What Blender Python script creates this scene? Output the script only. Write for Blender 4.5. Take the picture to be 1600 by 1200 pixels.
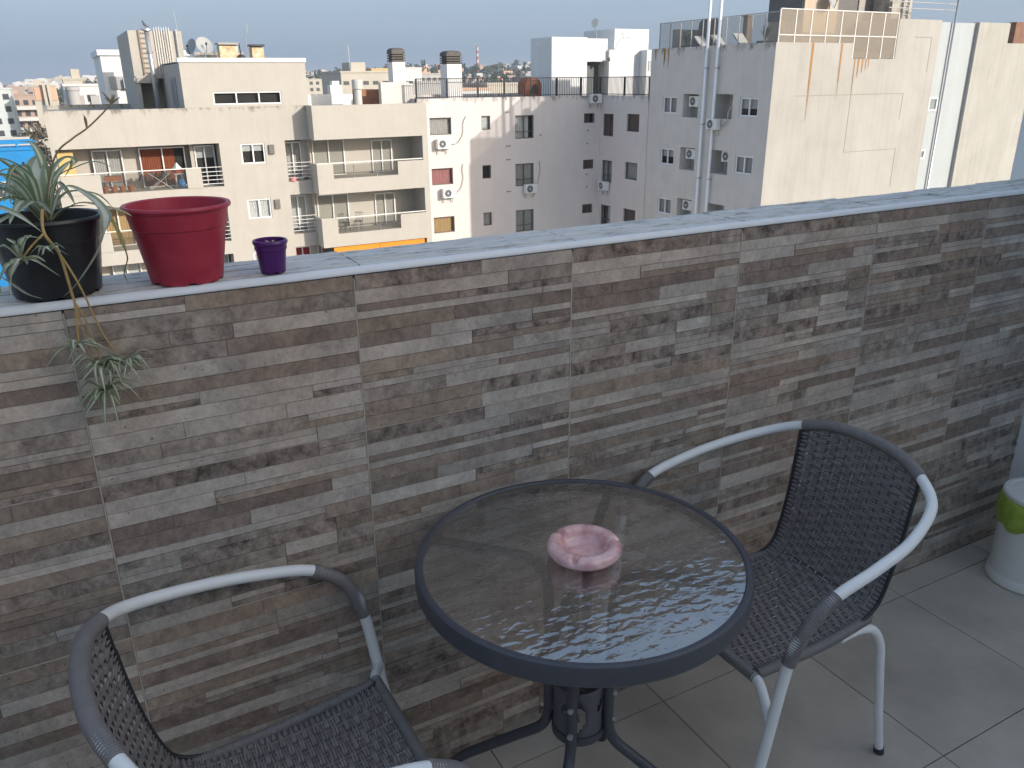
import bpy, bmesh, math, random
from mathutils import Vector, Matrix
for o in list(bpy.data.objects): bpy.data.objects.remove(o)
sc = bpy.context.scene
COL = sc.collection
RND = random.Random(7)
PI = math.pi

# ------------------------------------------------------------------ camera
# world: X along the parapet, Y away from the balcony, Z up, balcony floor at Z = 0
def cam_axes(yaw, pitch, roll):
    cy, sy, cp, sp, cr, sr = math.cos(yaw), math.sin(yaw), math.cos(pitch), math.sin(pitch), math.cos(roll), math.sin(roll)
    f0 = Vector((sy, cy, 0)); r0 = Vector((cy, -sy, 0)); u0 = Vector((0, 0, 1))
    fwd = cp * f0 - sp * u0; up = sp * f0 + cp * u0
    return cr * r0 + sr * up, -sr * r0 + cr * up, fwd
camd = bpy.data.cameras.new('camera'); cam = bpy.data.objects.new('camera', camd); COL.objects.link(cam)
r_, u_, f_ = cam_axes(0.4937, 0.3606, -0.0102)
m = Matrix((r_, u_, -f_)).transposed().to_4x4(); m.translation = Vector((0, -1.3517, 1.4817))
cam.matrix_world = m
camd.sensor_width = 36; camd.lens = 28.424; camd.clip_start = 0.02; camd.clip_end = 6000
sc.camera = cam

# ------------------------------------------------------------------ sky, sun, exposure
SUN = Vector((0.65, -1.0, 0.435)).normalized()           # towards the sun
el = math.asin(SUN.z); az = math.atan2(SUN.x, SUN.y)
w = bpy.data.worlds.new('World'); sc.world = w; w.use_nodes = True
nt = w.node_tree; nt.nodes.clear()
sky = nt.nodes.new('ShaderNodeTexSky'); sky.sky_type = 'NISHITA'; sky.sun_disc = False
sky.sun_elevation = el; sky.sun_rotation = az
sky.altitude = 400; sky.air_density = 1.0; sky.dust_density = 7.0; sky.ozone_density = 1.0
bg = nt.nodes.new('ShaderNodeBackground'); bg.inputs[1].default_value = 0.12
wo = nt.nodes.new('ShaderNodeOutputWorld')
# thin even overcast veil: the same pale blue-grey all round, mixed over the clear sky
veil = nt.nodes.new('ShaderNodeMix'); veil.data_type = 'RGBA'; veil.inputs['Factor'].default_value = 0.65; veil.inputs['B'].default_value = (1.50, 2.07, 2.86, 1)
nt.links.new(sky.outputs[0], veil.inputs['A']); nt.links.new(veil.outputs['Result'], bg.inputs[0]); nt.links.new(bg.outputs[0], wo.inputs[0])
sd = bpy.data.lights.new('sun', 'SUN'); sd.energy = 2.0; sd.angle = math.radians(0.6); sd.color = (1.0, 0.935, 0.85)
so = bpy.data.objects.new('sun', sd); COL.objects.link(so)
so.rotation_euler = SUN.to_track_quat('Z', 'Y').to_euler(); so.location = (20, -30, 40)
sc.view_settings.view_transform = 'Standard'; sc.view_settings.look = 'None'
sc.view_settings.exposure = 1.17; sc.view_settings.gamma = 1.0; sc.view_settings.use_curve_mapping = False

# ------------------------------------------------------------------ materials
MATS = {}
def mat(name, col, rough=0.6, var=0.12, scale=6.0, bump=0.0, bscale=60.0, metal=0.0, spec=0.5, streak=0.0, col2=None, coat=0.0, mildew=None, objvar=0.0):
    """procedural Principled: noise-mixed colour, optional vertical streaking, optional bump"""
    if name in MATS: return MATS[name]
    m = bpy.data.materials.new(name); m.use_nodes = True; t = m.node_tree; n = t.nodes; l = t.links
    p = n['Principled BSDF']
    tc = n.new('ShaderNodeNewGeometry')
    nz = n.new('ShaderNodeTexNoise'); nz.inputs['Scale'].default_value = scale; nz.inputs['Detail'].default_value = 6; nz.inputs['Roughness'].default_value = 0.65
    l.new(tc.outputs['Position'], nz.inputs['Vector'])
    rp = n.new('ShaderNodeValToRGB')
    a = tuple(max(0, c * (1 - var)) for c in col); b = tuple(min(1, c * (1 + var)) for c in (col2 or col))
    rp.color_ramp.elements[0].position = 0.3; rp.color_ramp.elements[1].position = 0.72
    rp.color_ramp.elements[0].color = a + (1,); rp.color_ramp.elements[1].color = b + (1,)
    l.new(nz.outputs['Fac'], rp.inputs['Fac']); out = rp.outputs['Color']
    if streak > 0:
        mp = n.new('ShaderNodeMapping'); mp.inputs['Scale'].default_value = (2.2, 2.2, 0.13)
        l.new(tc.outputs['Position'], mp.inputs['Vector'])
        n2 = n.new('ShaderNodeTexNoise'); n2.inputs['Scale'].default_value = 1.2; n2.inputs['Detail'].default_value = 9; n2.inputs['Roughness'].default_value = 0.75; n2.inputs['Distortion'].default_value = 0.6
        l.new(mp.outputs[0], n2.inputs['Vector'])
        r2 = n.new('ShaderNodeValToRGB'); r2.color_ramp.elements[0].position = 0.36; r2.color_ramp.elements[1].position = 0.58
        v = 1 - streak; r2.color_ramp.elements[0].color = (v, v * 0.985, v * 0.96, 1); r2.color_ramp.elements[1].color = (1, 1, 1, 1)
        l.new(n2.outputs['Fac'], r2.inputs['Fac'])
        mx = n.new('ShaderNodeMix'); mx.data_type = 'RGBA'; mx.blend_type = 'MULTIPLY'; mx.inputs['Factor'].default_value = 1
        l.new(out, mx.inputs['A']); l.new(r2.outputs['Color'], mx.inputs['B']); out = mx.outputs['Result']
    if mildew is not None:                                   # blackish growth hanging from the top edge at that height
        sx = n.new('ShaderNodeSeparateXYZ'); l.new(tc.outputs['Position'], sx.inputs[0])
        mr = n.new('ShaderNodeMapRange'); mr.inputs[1].default_value = mildew - 0.75; mr.inputs[2].default_value = mildew; mr.inputs[3].default_value = 0.0; mr.inputs[4].default_value = 0.36; l.new(sx.outputs['Z'], mr.inputs[0])
        mp3 = n.new('ShaderNodeMapping'); mp3.inputs['Scale'].default_value = (3.2, 3.2, 1.3); l.new(tc.outputs['Position'], mp3.inputs['Vector'])
        n3 = n.new('ShaderNodeTexNoise'); n3.inputs['Scale'].default_value = 1.0; n3.inputs['Detail'].default_value = 7; n3.inputs['Roughness'].default_value = 0.7; l.new(mp3.outputs[0], n3.inputs['Vector'])
        ad = n.new('ShaderNodeMath'); ad.operation = 'ADD'; l.new(n3.outputs['Fac'], ad.inputs[0]); l.new(mr.outputs[0], ad.inputs[1])
        r3 = n.new('ShaderNodeValToRGB'); r3.color_ramp.elements[0].position = 0.80; r3.color_ramp.elements[0].color = (1, 1, 1, 1); r3.color_ramp.elements[1].position = 0.98; r3.color_ramp.elements[1].color = (0.42, 0.40, 0.37, 1); l.new(ad.outputs[0], r3.inputs['Fac'])
        m3 = n.new('ShaderNodeMix'); m3.data_type = 'RGBA'; m3.blend_type = 'MULTIPLY'; m3.inputs['Factor'].default_value = 1; l.new(out, m3.inputs['A']); l.new(r3.outputs['Color'], m3.inputs['B']); out = m3.outputs['Result']
    if objvar > 0:
        oi = n.new('ShaderNodeObjectInfo'); mr = n.new('ShaderNodeMapRange'); mr.inputs[3].default_value = 1 - objvar; mr.inputs[4].default_value = 1 + objvar; l.new(oi.outputs['Random'], mr.inputs[0])
        m4 = n.new('ShaderNodeVectorMath'); m4.operation = 'SCALE'; l.new(out, m4.inputs[0]); l.new(mr.outputs[0], m4.inputs['Scale']); out = m4.outputs[0]
    l.new(out, p.inputs['Base Color'])
    p.inputs['Roughness'].default_value = rough; p.inputs['Metallic'].default_value = metal; p.inputs['Specular IOR Level'].default_value = spec
    if coat: p.inputs['Coat Weight'].default_value = coat; p.inputs['Coat Roughness'].default_value = 0.08
    if bump > 0:
        nb = n.new('ShaderNodeTexNoise'); nb.inputs['Scale'].default_value = bscale; nb.inputs['Detail'].default_value = 4
        l.new(tc.outputs['Position'], nb.inputs['Vector'])
        bp = n.new('ShaderNodeBump'); bp.inputs['Strength'].default_value = bump; bp.inputs['Distance'].default_value = 0.01
        l.new(nb.outputs['Fac'], bp.inputs['Height']); l.new(bp.outputs[0], p.inputs['Normal'])
    MATS[name] = m
    return m
def glass_mat(name, tint, rough=0.02, ior=1.5, body=0.0, bodycol=(0.3, 0.3, 0.3)):
    """thin pane: transparent film with a Fresnel gloss, optional milky body"""
    m = bpy.data.materials.new(name); m.use_nodes = True; t = m.node_tree; n = t.nodes; l = t.links
    n.remove(n['Principled BSDF']); o = n['Material Output']
    tr = n.new('ShaderNodeBsdfTransparent'); tr.inputs[0].default_value = tint + (1,)
    gl = n.new('ShaderNodeBsdfGlossy'); gl.inputs['Roughness'].default_value = rough
    lw = n.new('ShaderNodeLayerWeight'); lw.inputs[0].default_value = 0.5; pw = n.new('ShaderNodeMath'); pw.operation = 'POWER'; pw.inputs[1].default_value = 5; l.new(lw.outputs['Facing'], pw.inputs[0])
    f0 = ((ior - 1) / (ior + 1)) ** 2; fr = n.new('ShaderNodeMath'); fr.operation = 'MULTIPLY_ADD'; fr.inputs[1].default_value = 1 - f0; fr.inputs[2].default_value = f0; l.new(pw.outputs[0], fr.inputs[0])
    base = tr.outputs[0]
    if body > 0:
        df = n.new('ShaderNodeBsdfDiffuse'); df.inputs[0].default_value = bodycol + (1,)
        mb = n.new('ShaderNodeMixShader'); mb.inputs[0].default_value = body
        l.new(tr.outputs[0], mb.inputs[1]); l.new(df.outputs[0], mb.inputs[2]); base = mb.outputs[0]
    mx = n.new('ShaderNodeMixShader'); l.new(fr.outputs[0], mx.inputs[0]); l.new(base, mx.inputs[1]); l.new(gl.outputs[0], mx.inputs[2])
    l.new(mx.outputs[0], o.inputs[0]); MATS[name] = m
    return m
def strip_mat(name, source):
    """stone-look ceramic strip: tone from the object colour (or a colour attribute), cloudy mottling, pits"""
    m = bpy.data.materials.new(name); m.use_nodes = True; t = m.node_tree; n = t.nodes; l = t.links
    p = n['Principled BSDF']; g = n.new('ShaderNodeNewGeometry')
    if source == 'object':
        oi = n.new('ShaderNodeObjectInfo'); col = oi.outputs['Color']; alpha = oi.outputs['Alpha']; rnd = oi.outputs['Random']
        off = n.new('ShaderNodeVectorMath'); off.operation = 'SCALE'; off.inputs[0].default_value = (7.3, 3.1, 5.7); l.new(rnd, off.inputs['Scale'])
        ad = n.new('ShaderNodeVectorMath'); l.new(g.outputs['Position'], ad.inputs[0]); l.new(off.outputs[0], ad.inputs[1]); vec = ad.outputs[0]
    else:
        at = n.new('ShaderNodeVertexColor'); at.layer_name = 'tone'; col = at.outputs['Color']; alpha = at.outputs['Alpha']; vec = g.outputs['Position']
    mp = n.new('ShaderNodeMapping'); mp.inputs['Scale'].default_value = (1.0, 1, 0.9); l.new(vec, mp.inputs['Vector'])
    n1 = n.new('ShaderNodeTexNoise'); n1.inputs['Scale'].default_value = 30; n1.inputs['Detail'].default_value = 8; n1.inputs['Roughness'].default_value = 0.72; n1.inputs['Distortion'].default_value = 0.25
    l.new(mp.outputs[0], n1.inputs['Vector'])
    r1 = n.new('ShaderNodeValToRGB'); e = r1.color_ramp.elements
    e[0].position = 0.36; e[0].color = (0.34, 0.31, 0.30, 1); e[1].position = 0.64; e[1].color = (1.50, 1.47, 1.43, 1)
    x = e.new(0.5); x.color = (0.95, 0.93, 0.91, 1)
    l.new(n1.outputs['Fac'], r1.inputs['Fac'])
    n2 = n.new('ShaderNodeTexNoise'); n2.inputs['Scale'].default_value = 90; n2.inputs['Detail'].default_value = 5; n2.inputs['Roughness'].default_value = 0.75
    l.new(mp.outputs[0], n2.inputs['Vector'])
    r2 = n.new('ShaderNodeValToRGB'); r2.color_ramp.elements[0].position = 0.30; r2.color_ramp.elements[0].color = (0.80, 0.78, 0.76, 1)
    r2.color_ramp.elements[1].position = 0.62; r2.color_ramp.elements[1].color = (1.12, 1.11, 1.10, 1)
    l.new(n2.outputs['Fac'], r2.inputs['Fac'])
    n4 = n.new('ShaderNodeTexNoise'); n4.inputs['Scale'].default_value = 9; n4.inputs['Detail'].default_value = 4; n4.inputs['Distortion'].default_value = 0.5; l.new(vec, n4.inputs['Vector'])
    r4 = n.new('ShaderNodeValToRGB'); r4.color_ramp.elements[0].position = 0.35; r4.color_ramp.elements[0].color = (0.78, 0.76, 0.75, 1); r4.color_ramp.elements[1].position = 0.65; r4.color_ramp.elements[1].color = (1.16, 1.15, 1.13, 1); l.new(n4.outputs['Fac'], r4.inputs['Fac'])
    wh = n.new('ShaderNodeMix'); wh.data_type = 'RGBA'; l.new(r4.outputs['Color'], wh.inputs['A'])   # blotch strength rides in alpha
    l.new(alpha, wh.inputs['Factor']); l.new(r1.outputs['Color'], wh.inputs['B'])
    m1 = n.new('ShaderNodeMix'); m1.data_type = 'RGBA'; m1.blend_type = 'MULTIPLY'; m1.inputs['Factor'].default_value = 1
    l.new(col, m1.inputs['A']); l.new(wh.outputs['Result'], m1.inputs['B'])
    m2 = n.new('ShaderNodeMix'); m2.data_type = 'RGBA'; m2.blend_type = 'MULTIPLY'; m2.inputs['Factor'].default_value = 1
    l.new(m1.outputs['Result'], m2.inputs['A']); l.new(r2.outputs['Color'], m2.inputs['B'])
    # slow drift of warm and grey over the wall, as between tile batches
    n3 = n.new('ShaderNodeTexNoise'); n3.inputs['Scale'].default_value = 2.2; n3.inputs['Detail'].default_value = 2; l.new(g.outputs['Position'], n3.inputs['Vector'])
    r3 = n.new('ShaderNodeValToRGB'); r3.color_ramp.elements[0].position = 0.35; r3.color_ramp.elements[0].color = (0.96, 1.0, 1.02, 1)
    r3.color_ramp.elements[1].position = 0.65; r3.color_ramp.elements[1].color = (1.08, 0.99, 0.92, 1); l.new(n3.outputs['Fac'], r3.inputs['Fac'])
    m3 = n.new('ShaderNodeMix'); m3.data_type = 'RGBA'; m3.blend_type = 'MULTIPLY'; m3.inputs['Factor'].default_value = 1
    l.new(m2.outputs['Result'], m3.inputs['A']); l.new(r3.outputs['Color'], m3.inputs['B'])
    n5 = n.new('ShaderNodeTexNoise'); n5.inputs['Scale'].default_value = 150; n5.inputs['Detail'].default_value = 3; l.new(vec, n5.inputs['Vector'])
    r5 = n.new('ShaderNodeValToRGB'); r5.color_ramp.elements[0].position = 0.24; r5.color_ramp.elements[0].color = (0.35, 0.32, 0.30, 1); r5.color_ramp.elements[1].position = 0.33; r5.color_ramp.elements[1].color = (1, 1, 1, 1); l.new(n5.outputs['Fac'], r5.inputs['Fac'])
    m5 = n.new('ShaderNodeMix'); m5.data_type = 'RGBA'; m5.blend_type = 'MULTIPLY'; m5.inputs['Factor'].default_value = 1; l.new(m3.outputs['Result'], m5.inputs['A']); l.new(r5.outputs['Color'], m5.inputs['B'])
    l.new(m5.outputs['Result'], p.inputs['Base Color']); p.inputs['Roughness'].default_value = 0.55; p.inputs['Specular IOR Level'].default_value = 0.35
    bp = n.new('ShaderNodeBump'); bp.inputs['Strength'].default_value = 0.35; bp.inputs['Distance'].default_value = 0.002
    l.new(n2.outputs['Fac'], bp.inputs['Height']); l.new(bp.outputs[0], p.inputs['Normal'])
    return m
def leaf_mat(name, green, cream, width=0.16):
    """variegated leaf: pale stripe down the middle of the blade, UV.x runs across it"""
    m = bpy.data.materials.new(name); m.use_nodes = True; t = m.node_tree; n = t.nodes; l = t.links
    p = n['Principled BSDF']; uv = n.new('ShaderNodeUVMap'); sp = n.new('ShaderNodeSeparateXYZ'); l.new(uv.outputs[0], sp.inputs[0])
    g = n.new('ShaderNodeNewGeometry'); nz = n.new('ShaderNodeTexNoise'); nz.inputs['Scale'].default_value = 60; l.new(g.outputs['Position'], nz.inputs['Vector'])
    s = n.new('ShaderNodeMath'); s.operation = 'SUBTRACT'; s.inputs[1].default_value = 0.5; l.new(sp.outputs['X'], s.inputs[0])
    a = n.new('ShaderNodeMath'); a.operation = 'ABSOLUTE'; l.new(s.outputs[0], a.inputs[0])
    b = n.new('ShaderNodeMath'); b.operation = 'MULTIPLY_ADD'; b.inputs[1].default_value = 0.14; l.new(nz.outputs['Fac'], b.inputs[0]); l.new(a.outputs[0], b.inputs[2])
    rp = n.new('ShaderNodeValToRGB'); rp.color_ramp.elements[0].position = width; rp.color_ramp.elements[0].color = cream + (1,)
    rp.color_ramp.elements[1].position = width + 0.10; rp.color_ramp.elements[1].color = green + (1,); l.new(b.outputs[0], rp.inputs['Fac'])
    l.new(rp.outputs['Color'], p.inputs['Base Color']); p.inputs['Roughness'].default_value = 0.45
    p.inputs['Transmission Weight'].default_value = 0.0
    tl = n.new('ShaderNodeBsdfTranslucent'); l.new(rp.outputs['Color'], tl.inputs[0])
    mx = n.new('ShaderNodeMixShader'); mx.inputs[0].default_value = 0.45; l.new(p.outputs[0], mx.inputs[1]); l.new(tl.outputs[0], mx.inputs[2])
    l.new(mx.outputs[0], n['Material Output'].inputs[0]); MATS[name] = m
    return m

# ------------------------------------------------------------------ mesh helpers
class MB:
    def __init__(s): s.v = []; s.f = []; s.uv = None; s.tone = None
    def quad(s, a, b, c, d):
        i = len(s.v); s.v += [a, b, c, d]; s.f.append((i, i + 1, i + 2, i + 3)); return s
    def box(s, x0, x1, y0, y1, z0, z1):
        if x0 > x1: x0, x1 = x1, x0
        if y0 > y1: y0, y1 = y1, y0
        if z0 > z1: z0, z1 = z1, z0
        i = len(s.v)
        s.v += [(x0, y0, z0), (x1, y0, z0), (x1, y1, z0), (x0, y1, z0), (x0, y0, z1), (x1, y0, z1), (x1, y1, z1), (x0, y1, z1)]
        s.f += [tuple(i + k for k in q) for q in ((0, 3, 2, 1), (4, 5, 6, 7), (0, 1, 5, 4), (1, 2, 6, 5), (2, 3, 7, 6), (3, 0, 4, 7))]
        return s
    def cbox(s, c, sx, sy, sz): return s.box(c[0] - sx / 2, c[0] + sx / 2, c[1] - sy / 2, c[1] + sy / 2, c[2], c[2] + sz)
    def tube(s, pts, r, n=8, cap=True, radii=None):
        pts = [Vector(p) for p in pts]; i0 = len(s.v); N = len(pts); prev = None
        for k, p in enumerate(pts):
            t = (pts[min(k + 1, N - 1)] - pts[max(k - 1, 0)]).normalized()
            if prev is None:
                a = Vector((0, 0, 1)) if abs(t.z) < 0.9 else Vector((1, 0, 0)); nx = t.cross(a).normalized()
            else: nx = (prev - t * prev.dot(t)).normalized()
            prev = nx; ny = t.cross(nx); rr = radii[k] if radii else r
            for j in range(n):
                a = 2 * PI * j / n; q = p + nx * (rr * math.cos(a)) + ny * (rr * math.sin(a)); s.v.append(tuple(q))
        for k in range(N - 1):
            for j in range(n):
                a = i0 + k * n + j; b = i0 + k * n + (j + 1) % n; s.f.append((a, b, b + n, a + n))
        if cap: s.f.append(tuple(i0 + j for j in range(n))[::-1]); s.f.append(tuple(i0 + (N - 1) * n + j for j in range(n)))
        return s
    def lathe(s, prof, n=32, c=(0, 0, 0), fn=None, closed=False):
        i0 = len(s.v)
        for k, (r, z) in enumerate(prof):
            for j in range(n):
                a = 2 * PI * j / n; rr, zz = (fn(r, z, a, k) if fn else (r, z)); s.v.append((c[0] + rr * math.cos(a), c[1] + rr * math.sin(a), c[2] + zz))
        K = len(prof)
        for k in range(K if closed else K - 1):
            for j in range(n):
                a = i0 + k * n + j; b = i0 + k * n + (j + 1) % n; k2 = (k + 1) % K; a2 = i0 + k2 * n + j; b2 = i0 + k2 * n + (j + 1) % n
                s.f.append((a, b, b2, a2))
        return s
    def disc(s, c, r, n=24):
        i = len(s.v); s.v += [(c[0] + r * math.cos(2 * PI * j / n), c[1] + r * math.sin(2 * PI * j / n), c[2]) for j in range(n)]; s.f.append(tuple(range(i, i + n))); return s
def wpos(o):
    p = Vector((0, 0, 0))
    while o is not None: p = p + Vector(o.location); o = o.parent
    return p
def setp(o, label=None, cat=None, group=None, kind=None):
    if label: o['label'] = label
    if cat: o['category'] = cat
    if group: o['group'] = group
    if kind: o['kind'] = kind
    return o
def mkmesh(name, mb, shift=Vector((0, 0, 0)), smooth=False):
    me = bpy.data.meshes.new(name)
    me.from_pydata([(v[0] - shift.x, v[1] - shift.y, v[2] - shift.z) for v in mb.v], [], mb.f)
    if mb.uv:
        ul = me.uv_layers.new(name='UVMap')
        for lp in me.loops: ul.data[lp.index].uv = mb.uv[lp.vertex_index]
    if mb.tone:
        ca = me.color_attributes.new('tone', 'FLOAT_COLOR', 'POINT')
        for i, c in enumerate(mb.tone): ca.data[i].color = c
    if smooth: me.polygons.foreach_set('use_smooth', [True] * len(me.polygons))
    me.update()
    return me
def obj(name, mb, material, parent=None, label=None, cat=None, group=None, kind=None, smooth=False, local=False):
    """one mesh object; vertices are given in world space (or parent space when local)"""
    if parent is not None:
        sh = Vector((0, 0, 0)) if local else wpos(parent); loc = (0, 0, 0)
    else:
        xs = [v[0] for v in mb.v]; ys = [v[1] for v in mb.v]; zs = [v[2] for v in mb.v]
        sh = Vector(((min(xs) + max(xs)) / 2, (min(ys) + max(ys)) / 2, min(zs))); loc = sh
    me = mkmesh(name, mb, sh, smooth); me.materials.append(material)
    o = bpy.data.objects.new(name, me); COL.objects.link(o); o.location = loc
    if parent is not None: o.parent = parent
    return setp(o, label, cat, group, kind)
def smooth_by_angle(o, ang=0.6):
    me = o.data; bm = bmesh.new(); bm.from_mesh(me); bmesh.ops.remove_doubles(bm, verts=bm.verts, dist=1e-5)
    for e in bm.edges:
        if len(e.link_faces) == 2: e.smooth = e.calc_face_angle(0) < ang
    for f in bm.faces: f.smooth = True
    bm.to_mesh(me); bm.free(); return o
def empty(name, loc, label=None, cat=None, group=None, rz=0.0):
    o = bpy.data.objects.new(name, None); COL.objects.link(o); o.location = loc; o.rotation_euler = (0, 0, rz); o.empty_display_size = 0.1
    return setp(o, label, cat, group)
def copy_tree(o, parent=None):
    c = o.copy(); COL.objects.link(c); c.parent = parent
    for ch in list(o.children): copy_tree(ch, c)
    return c
def spline(pts, n=8):
    P = [Vector(p) for p in pts]; out = []
    for i in range(len(P) - 1):
        p0, p1, p2, p3 = P[max(i - 1, 0)], P[i], P[i + 1], P[min(i + 2, len(P) - 1)]
        for k in range(n):
            t = k / n
            out.append(0.5 * ((2 * p1) + (p2 - p0) * t + (2 * p0 - 5 * p1 + 4 * p2 - p3) * t * t + (3 * p1 - p0 - 3 * p2 + p3) * t ** 3))
    out.append(P[-1]); return out
def resample(pts, step):
    out = [pts[0]]; acc = 0.0
    for a, b in zip(pts, pts[1:]):
        d = (b - a).length; t = step - acc
        while t < d: out.append(a.lerp(b, t / d)); t += step
        acc = (acc + d) % step if d > 0 else acc
    out.append(pts[-1]); return out

# ------------------------------------------------------------------ shared materials
WHITEP = mat('white_paint', (0.70, 0.70, 0.69), 0.5, 0.04, 3, streak=0.06)
PLASTER = mat('white_plaster', (0.72, 0.72, 0.70), 0.8, 0.04, 4, 0.15, 120)
CREAM = mat('cream_stucco', (0.450, 0.420, 0.375), 0.9, 0.05, 0.9, 0.25, 25, streak=0.05, mildew=0.32)
CREAMB = mat('cream_stucco_clean', (0.448, 0.420, 0.375), 0.9, 0.04, 1.2, 0.2, 25, streak=0.02)
PINK = mat('pinkish_stucco', (0.66, 0.605, 0.575), 0.9, 0.04, 0.7, 0.2, 25, streak=0.025, mildew=0.42)
GREYW = mat('grey_stucco', (0.62, 0.585, 0.545), 0.9, 0.06, 1.0, 0.3, 30, streak=0.05, mildew=2.9)
BEIGEW = mat('weathered_cream_stucco', (0.405, 0.390, 0.360), 0.9, 0.09, 0.5, 0.3, 25, streak=0.08)
BLUEGW = mat('pale_blue_stucco', (0.42, 0.455, 0.465), 0.85, 0.03, 1.0, 0.2, 30, streak=0.04)
ALU = mat('white_aluminium', (0.74, 0.74, 0.74), 0.4, 0.03, 5)
ALUD = mat('bronze_aluminium', (0.13, 0.115, 0.10), 0.45, 0.06, 5)
DARK = mat('interior_shade', (0.035, 0.032, 0.030), 0.8, 0.3, 1.5)  # near-black sheets: the shade of unlit rooms and openings put into colour
BLACKM = mat('black_painted_metal', (0.035, 0.037, 0.042), 0.45, 0.1, 8)
GALV = mat('galvanised_metal', (0.45, 0.46, 0.47), 0.35, 0.10, 4, metal=0.6)
CONC = mat('roof_concrete', (0.36, 0.34, 0.31), 0.9, 0.15, 1.2, 0.3, 20)
RAILW = mat('white_rail_paint', (0.72, 0.70, 0.66), 0.5, 0.06, 5)
PANE = glass_mat('window_glass', (0.78, 0.80, 0.80), 0.02, 1.28)
PANEB = glass_mat('balcony_glass', (0.86, 0.86, 0.85), 0.03, 1.35, 0.05, (0.35, 0.33, 0.30))
def cloth(name, col): return mat(name, col, 0.9, 0.12, 9)
CURT = {'grey': cloth('grey_curtain', (0.46, 0.44, 0.42)), 'white': cloth('white_curtain', (0.66, 0.65, 0.63)), 'red': cloth('pink_red_curtain', (0.46, 0.20, 0.19)),
        'tan': cloth('ochre_curtain', (0.50, 0.33, 0.16)), 'rust': cloth('rust_curtain', (0.30, 0.085, 0.04)), 'brown': cloth('brown_curtain', (0.20, 0.135, 0.12)), 'crimson': cloth('crimson_curtain', (0.40, 0.03, 0.04)),
        'blind': cloth('pale_roller_blind', (0.55, 0.55, 0.54)), 'dark': DARK}

# ------------------------------------------------------------------ ground
obj('ground', MB().quad((-3000, -600, -24), (4000, -600, -24), (4000, 4200, -24), (-3000, 4200, -24)), mat('city_ground', (0.33, 0.32, 0.30), 0.95, 0.3, 0.02), kind='structure')

# ------------------------------------------------------------------ own balcony: floor, building behind, divider
fl = obj('balcony_floor', MB().box(-2.2, 2.62, -4.6, -0.0, -0.20, -0.012), mat('floor_grout', (0.10, 0.10, 0.095), 0.9, 0.2, 40), kind='structure')
FT = mat('floor_tile_porcelain', (0.47, 0.41, 0.345), 0.48, 0.15, 4.5, 0.06, 90, objvar=0.05, col2=(0.50, 0.44, 0.37), spec=0.5)
fw = 0.4563; fx0, fy0 = 1.5629, -0.0897
for i in range(-9, 3):
    for j in range(-9, 1):
        x0 = max(fx0 + i * fw + 0.0015, -2.2); x1 = min(fx0 + (i + 1) * fw - 0.0015, 2.618); y0 = max(fy0 + (j - 0) * fw - fw + 0.0015 + fw * 0, -4.595); y1 = min(fy0 + j * fw - 0.0015, -0.006)
        if j == 0: y0, y1 = fy0 - fw + 0.0015, fy0 - 0.0015
        if x1 - x0 < 0.02 or y1 - y0 < 0.02: continue
        b = MB().box(x0, x1, y0, y1, -0.012, 0.0)
        obj('floor_tile', b, FT, fl)
for i in range(-9, 3):                                     # cut row along the parapet
    x0 = max(fx0 + i * fw + 0.0015, -2.2); x1 = min(fx0 + (i + 1) * fw - 0.0015, 2.618)
    if x1 - x0 > 0.02: obj('floor_tile', MB().box(x0, x1, fy0 + 0.0015, -0.006, -0.012, 0.0), FT, fl)
own = empty('balcony_building', (0, -2.1, -24), 'white plastered building the tiled balcony belongs to', 'building')
obj('back_wall', MB().box(-8, 11, -4.9, -4.6, -24, 3.55), PLASTER, own)
obj('balcony_slab', MB().box(-8, 11, -4.6, 0.19, -0.5, -0.20), PLASTER, own)
obj('outer_wall', MB().box(-6, 9, 0.02, 0.17, -24, -0.5), PLASTER, own)
obj('divider_wall', MB().box(2.62, 2.77, -1.2, 0.195, -0.2, 2.4), mat('divider_plaster', (0.76, 0.76, 0.74), 0.8, 0.04, 5, 0.1, 100), None, 'smooth pale grey divider wall at the right end of the balcony', 'wall')
obj('end_wall', MB().box(-2.35, -2.2, -4.6, 0.195, -0.2, 1.17), PLASTER, own)

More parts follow.
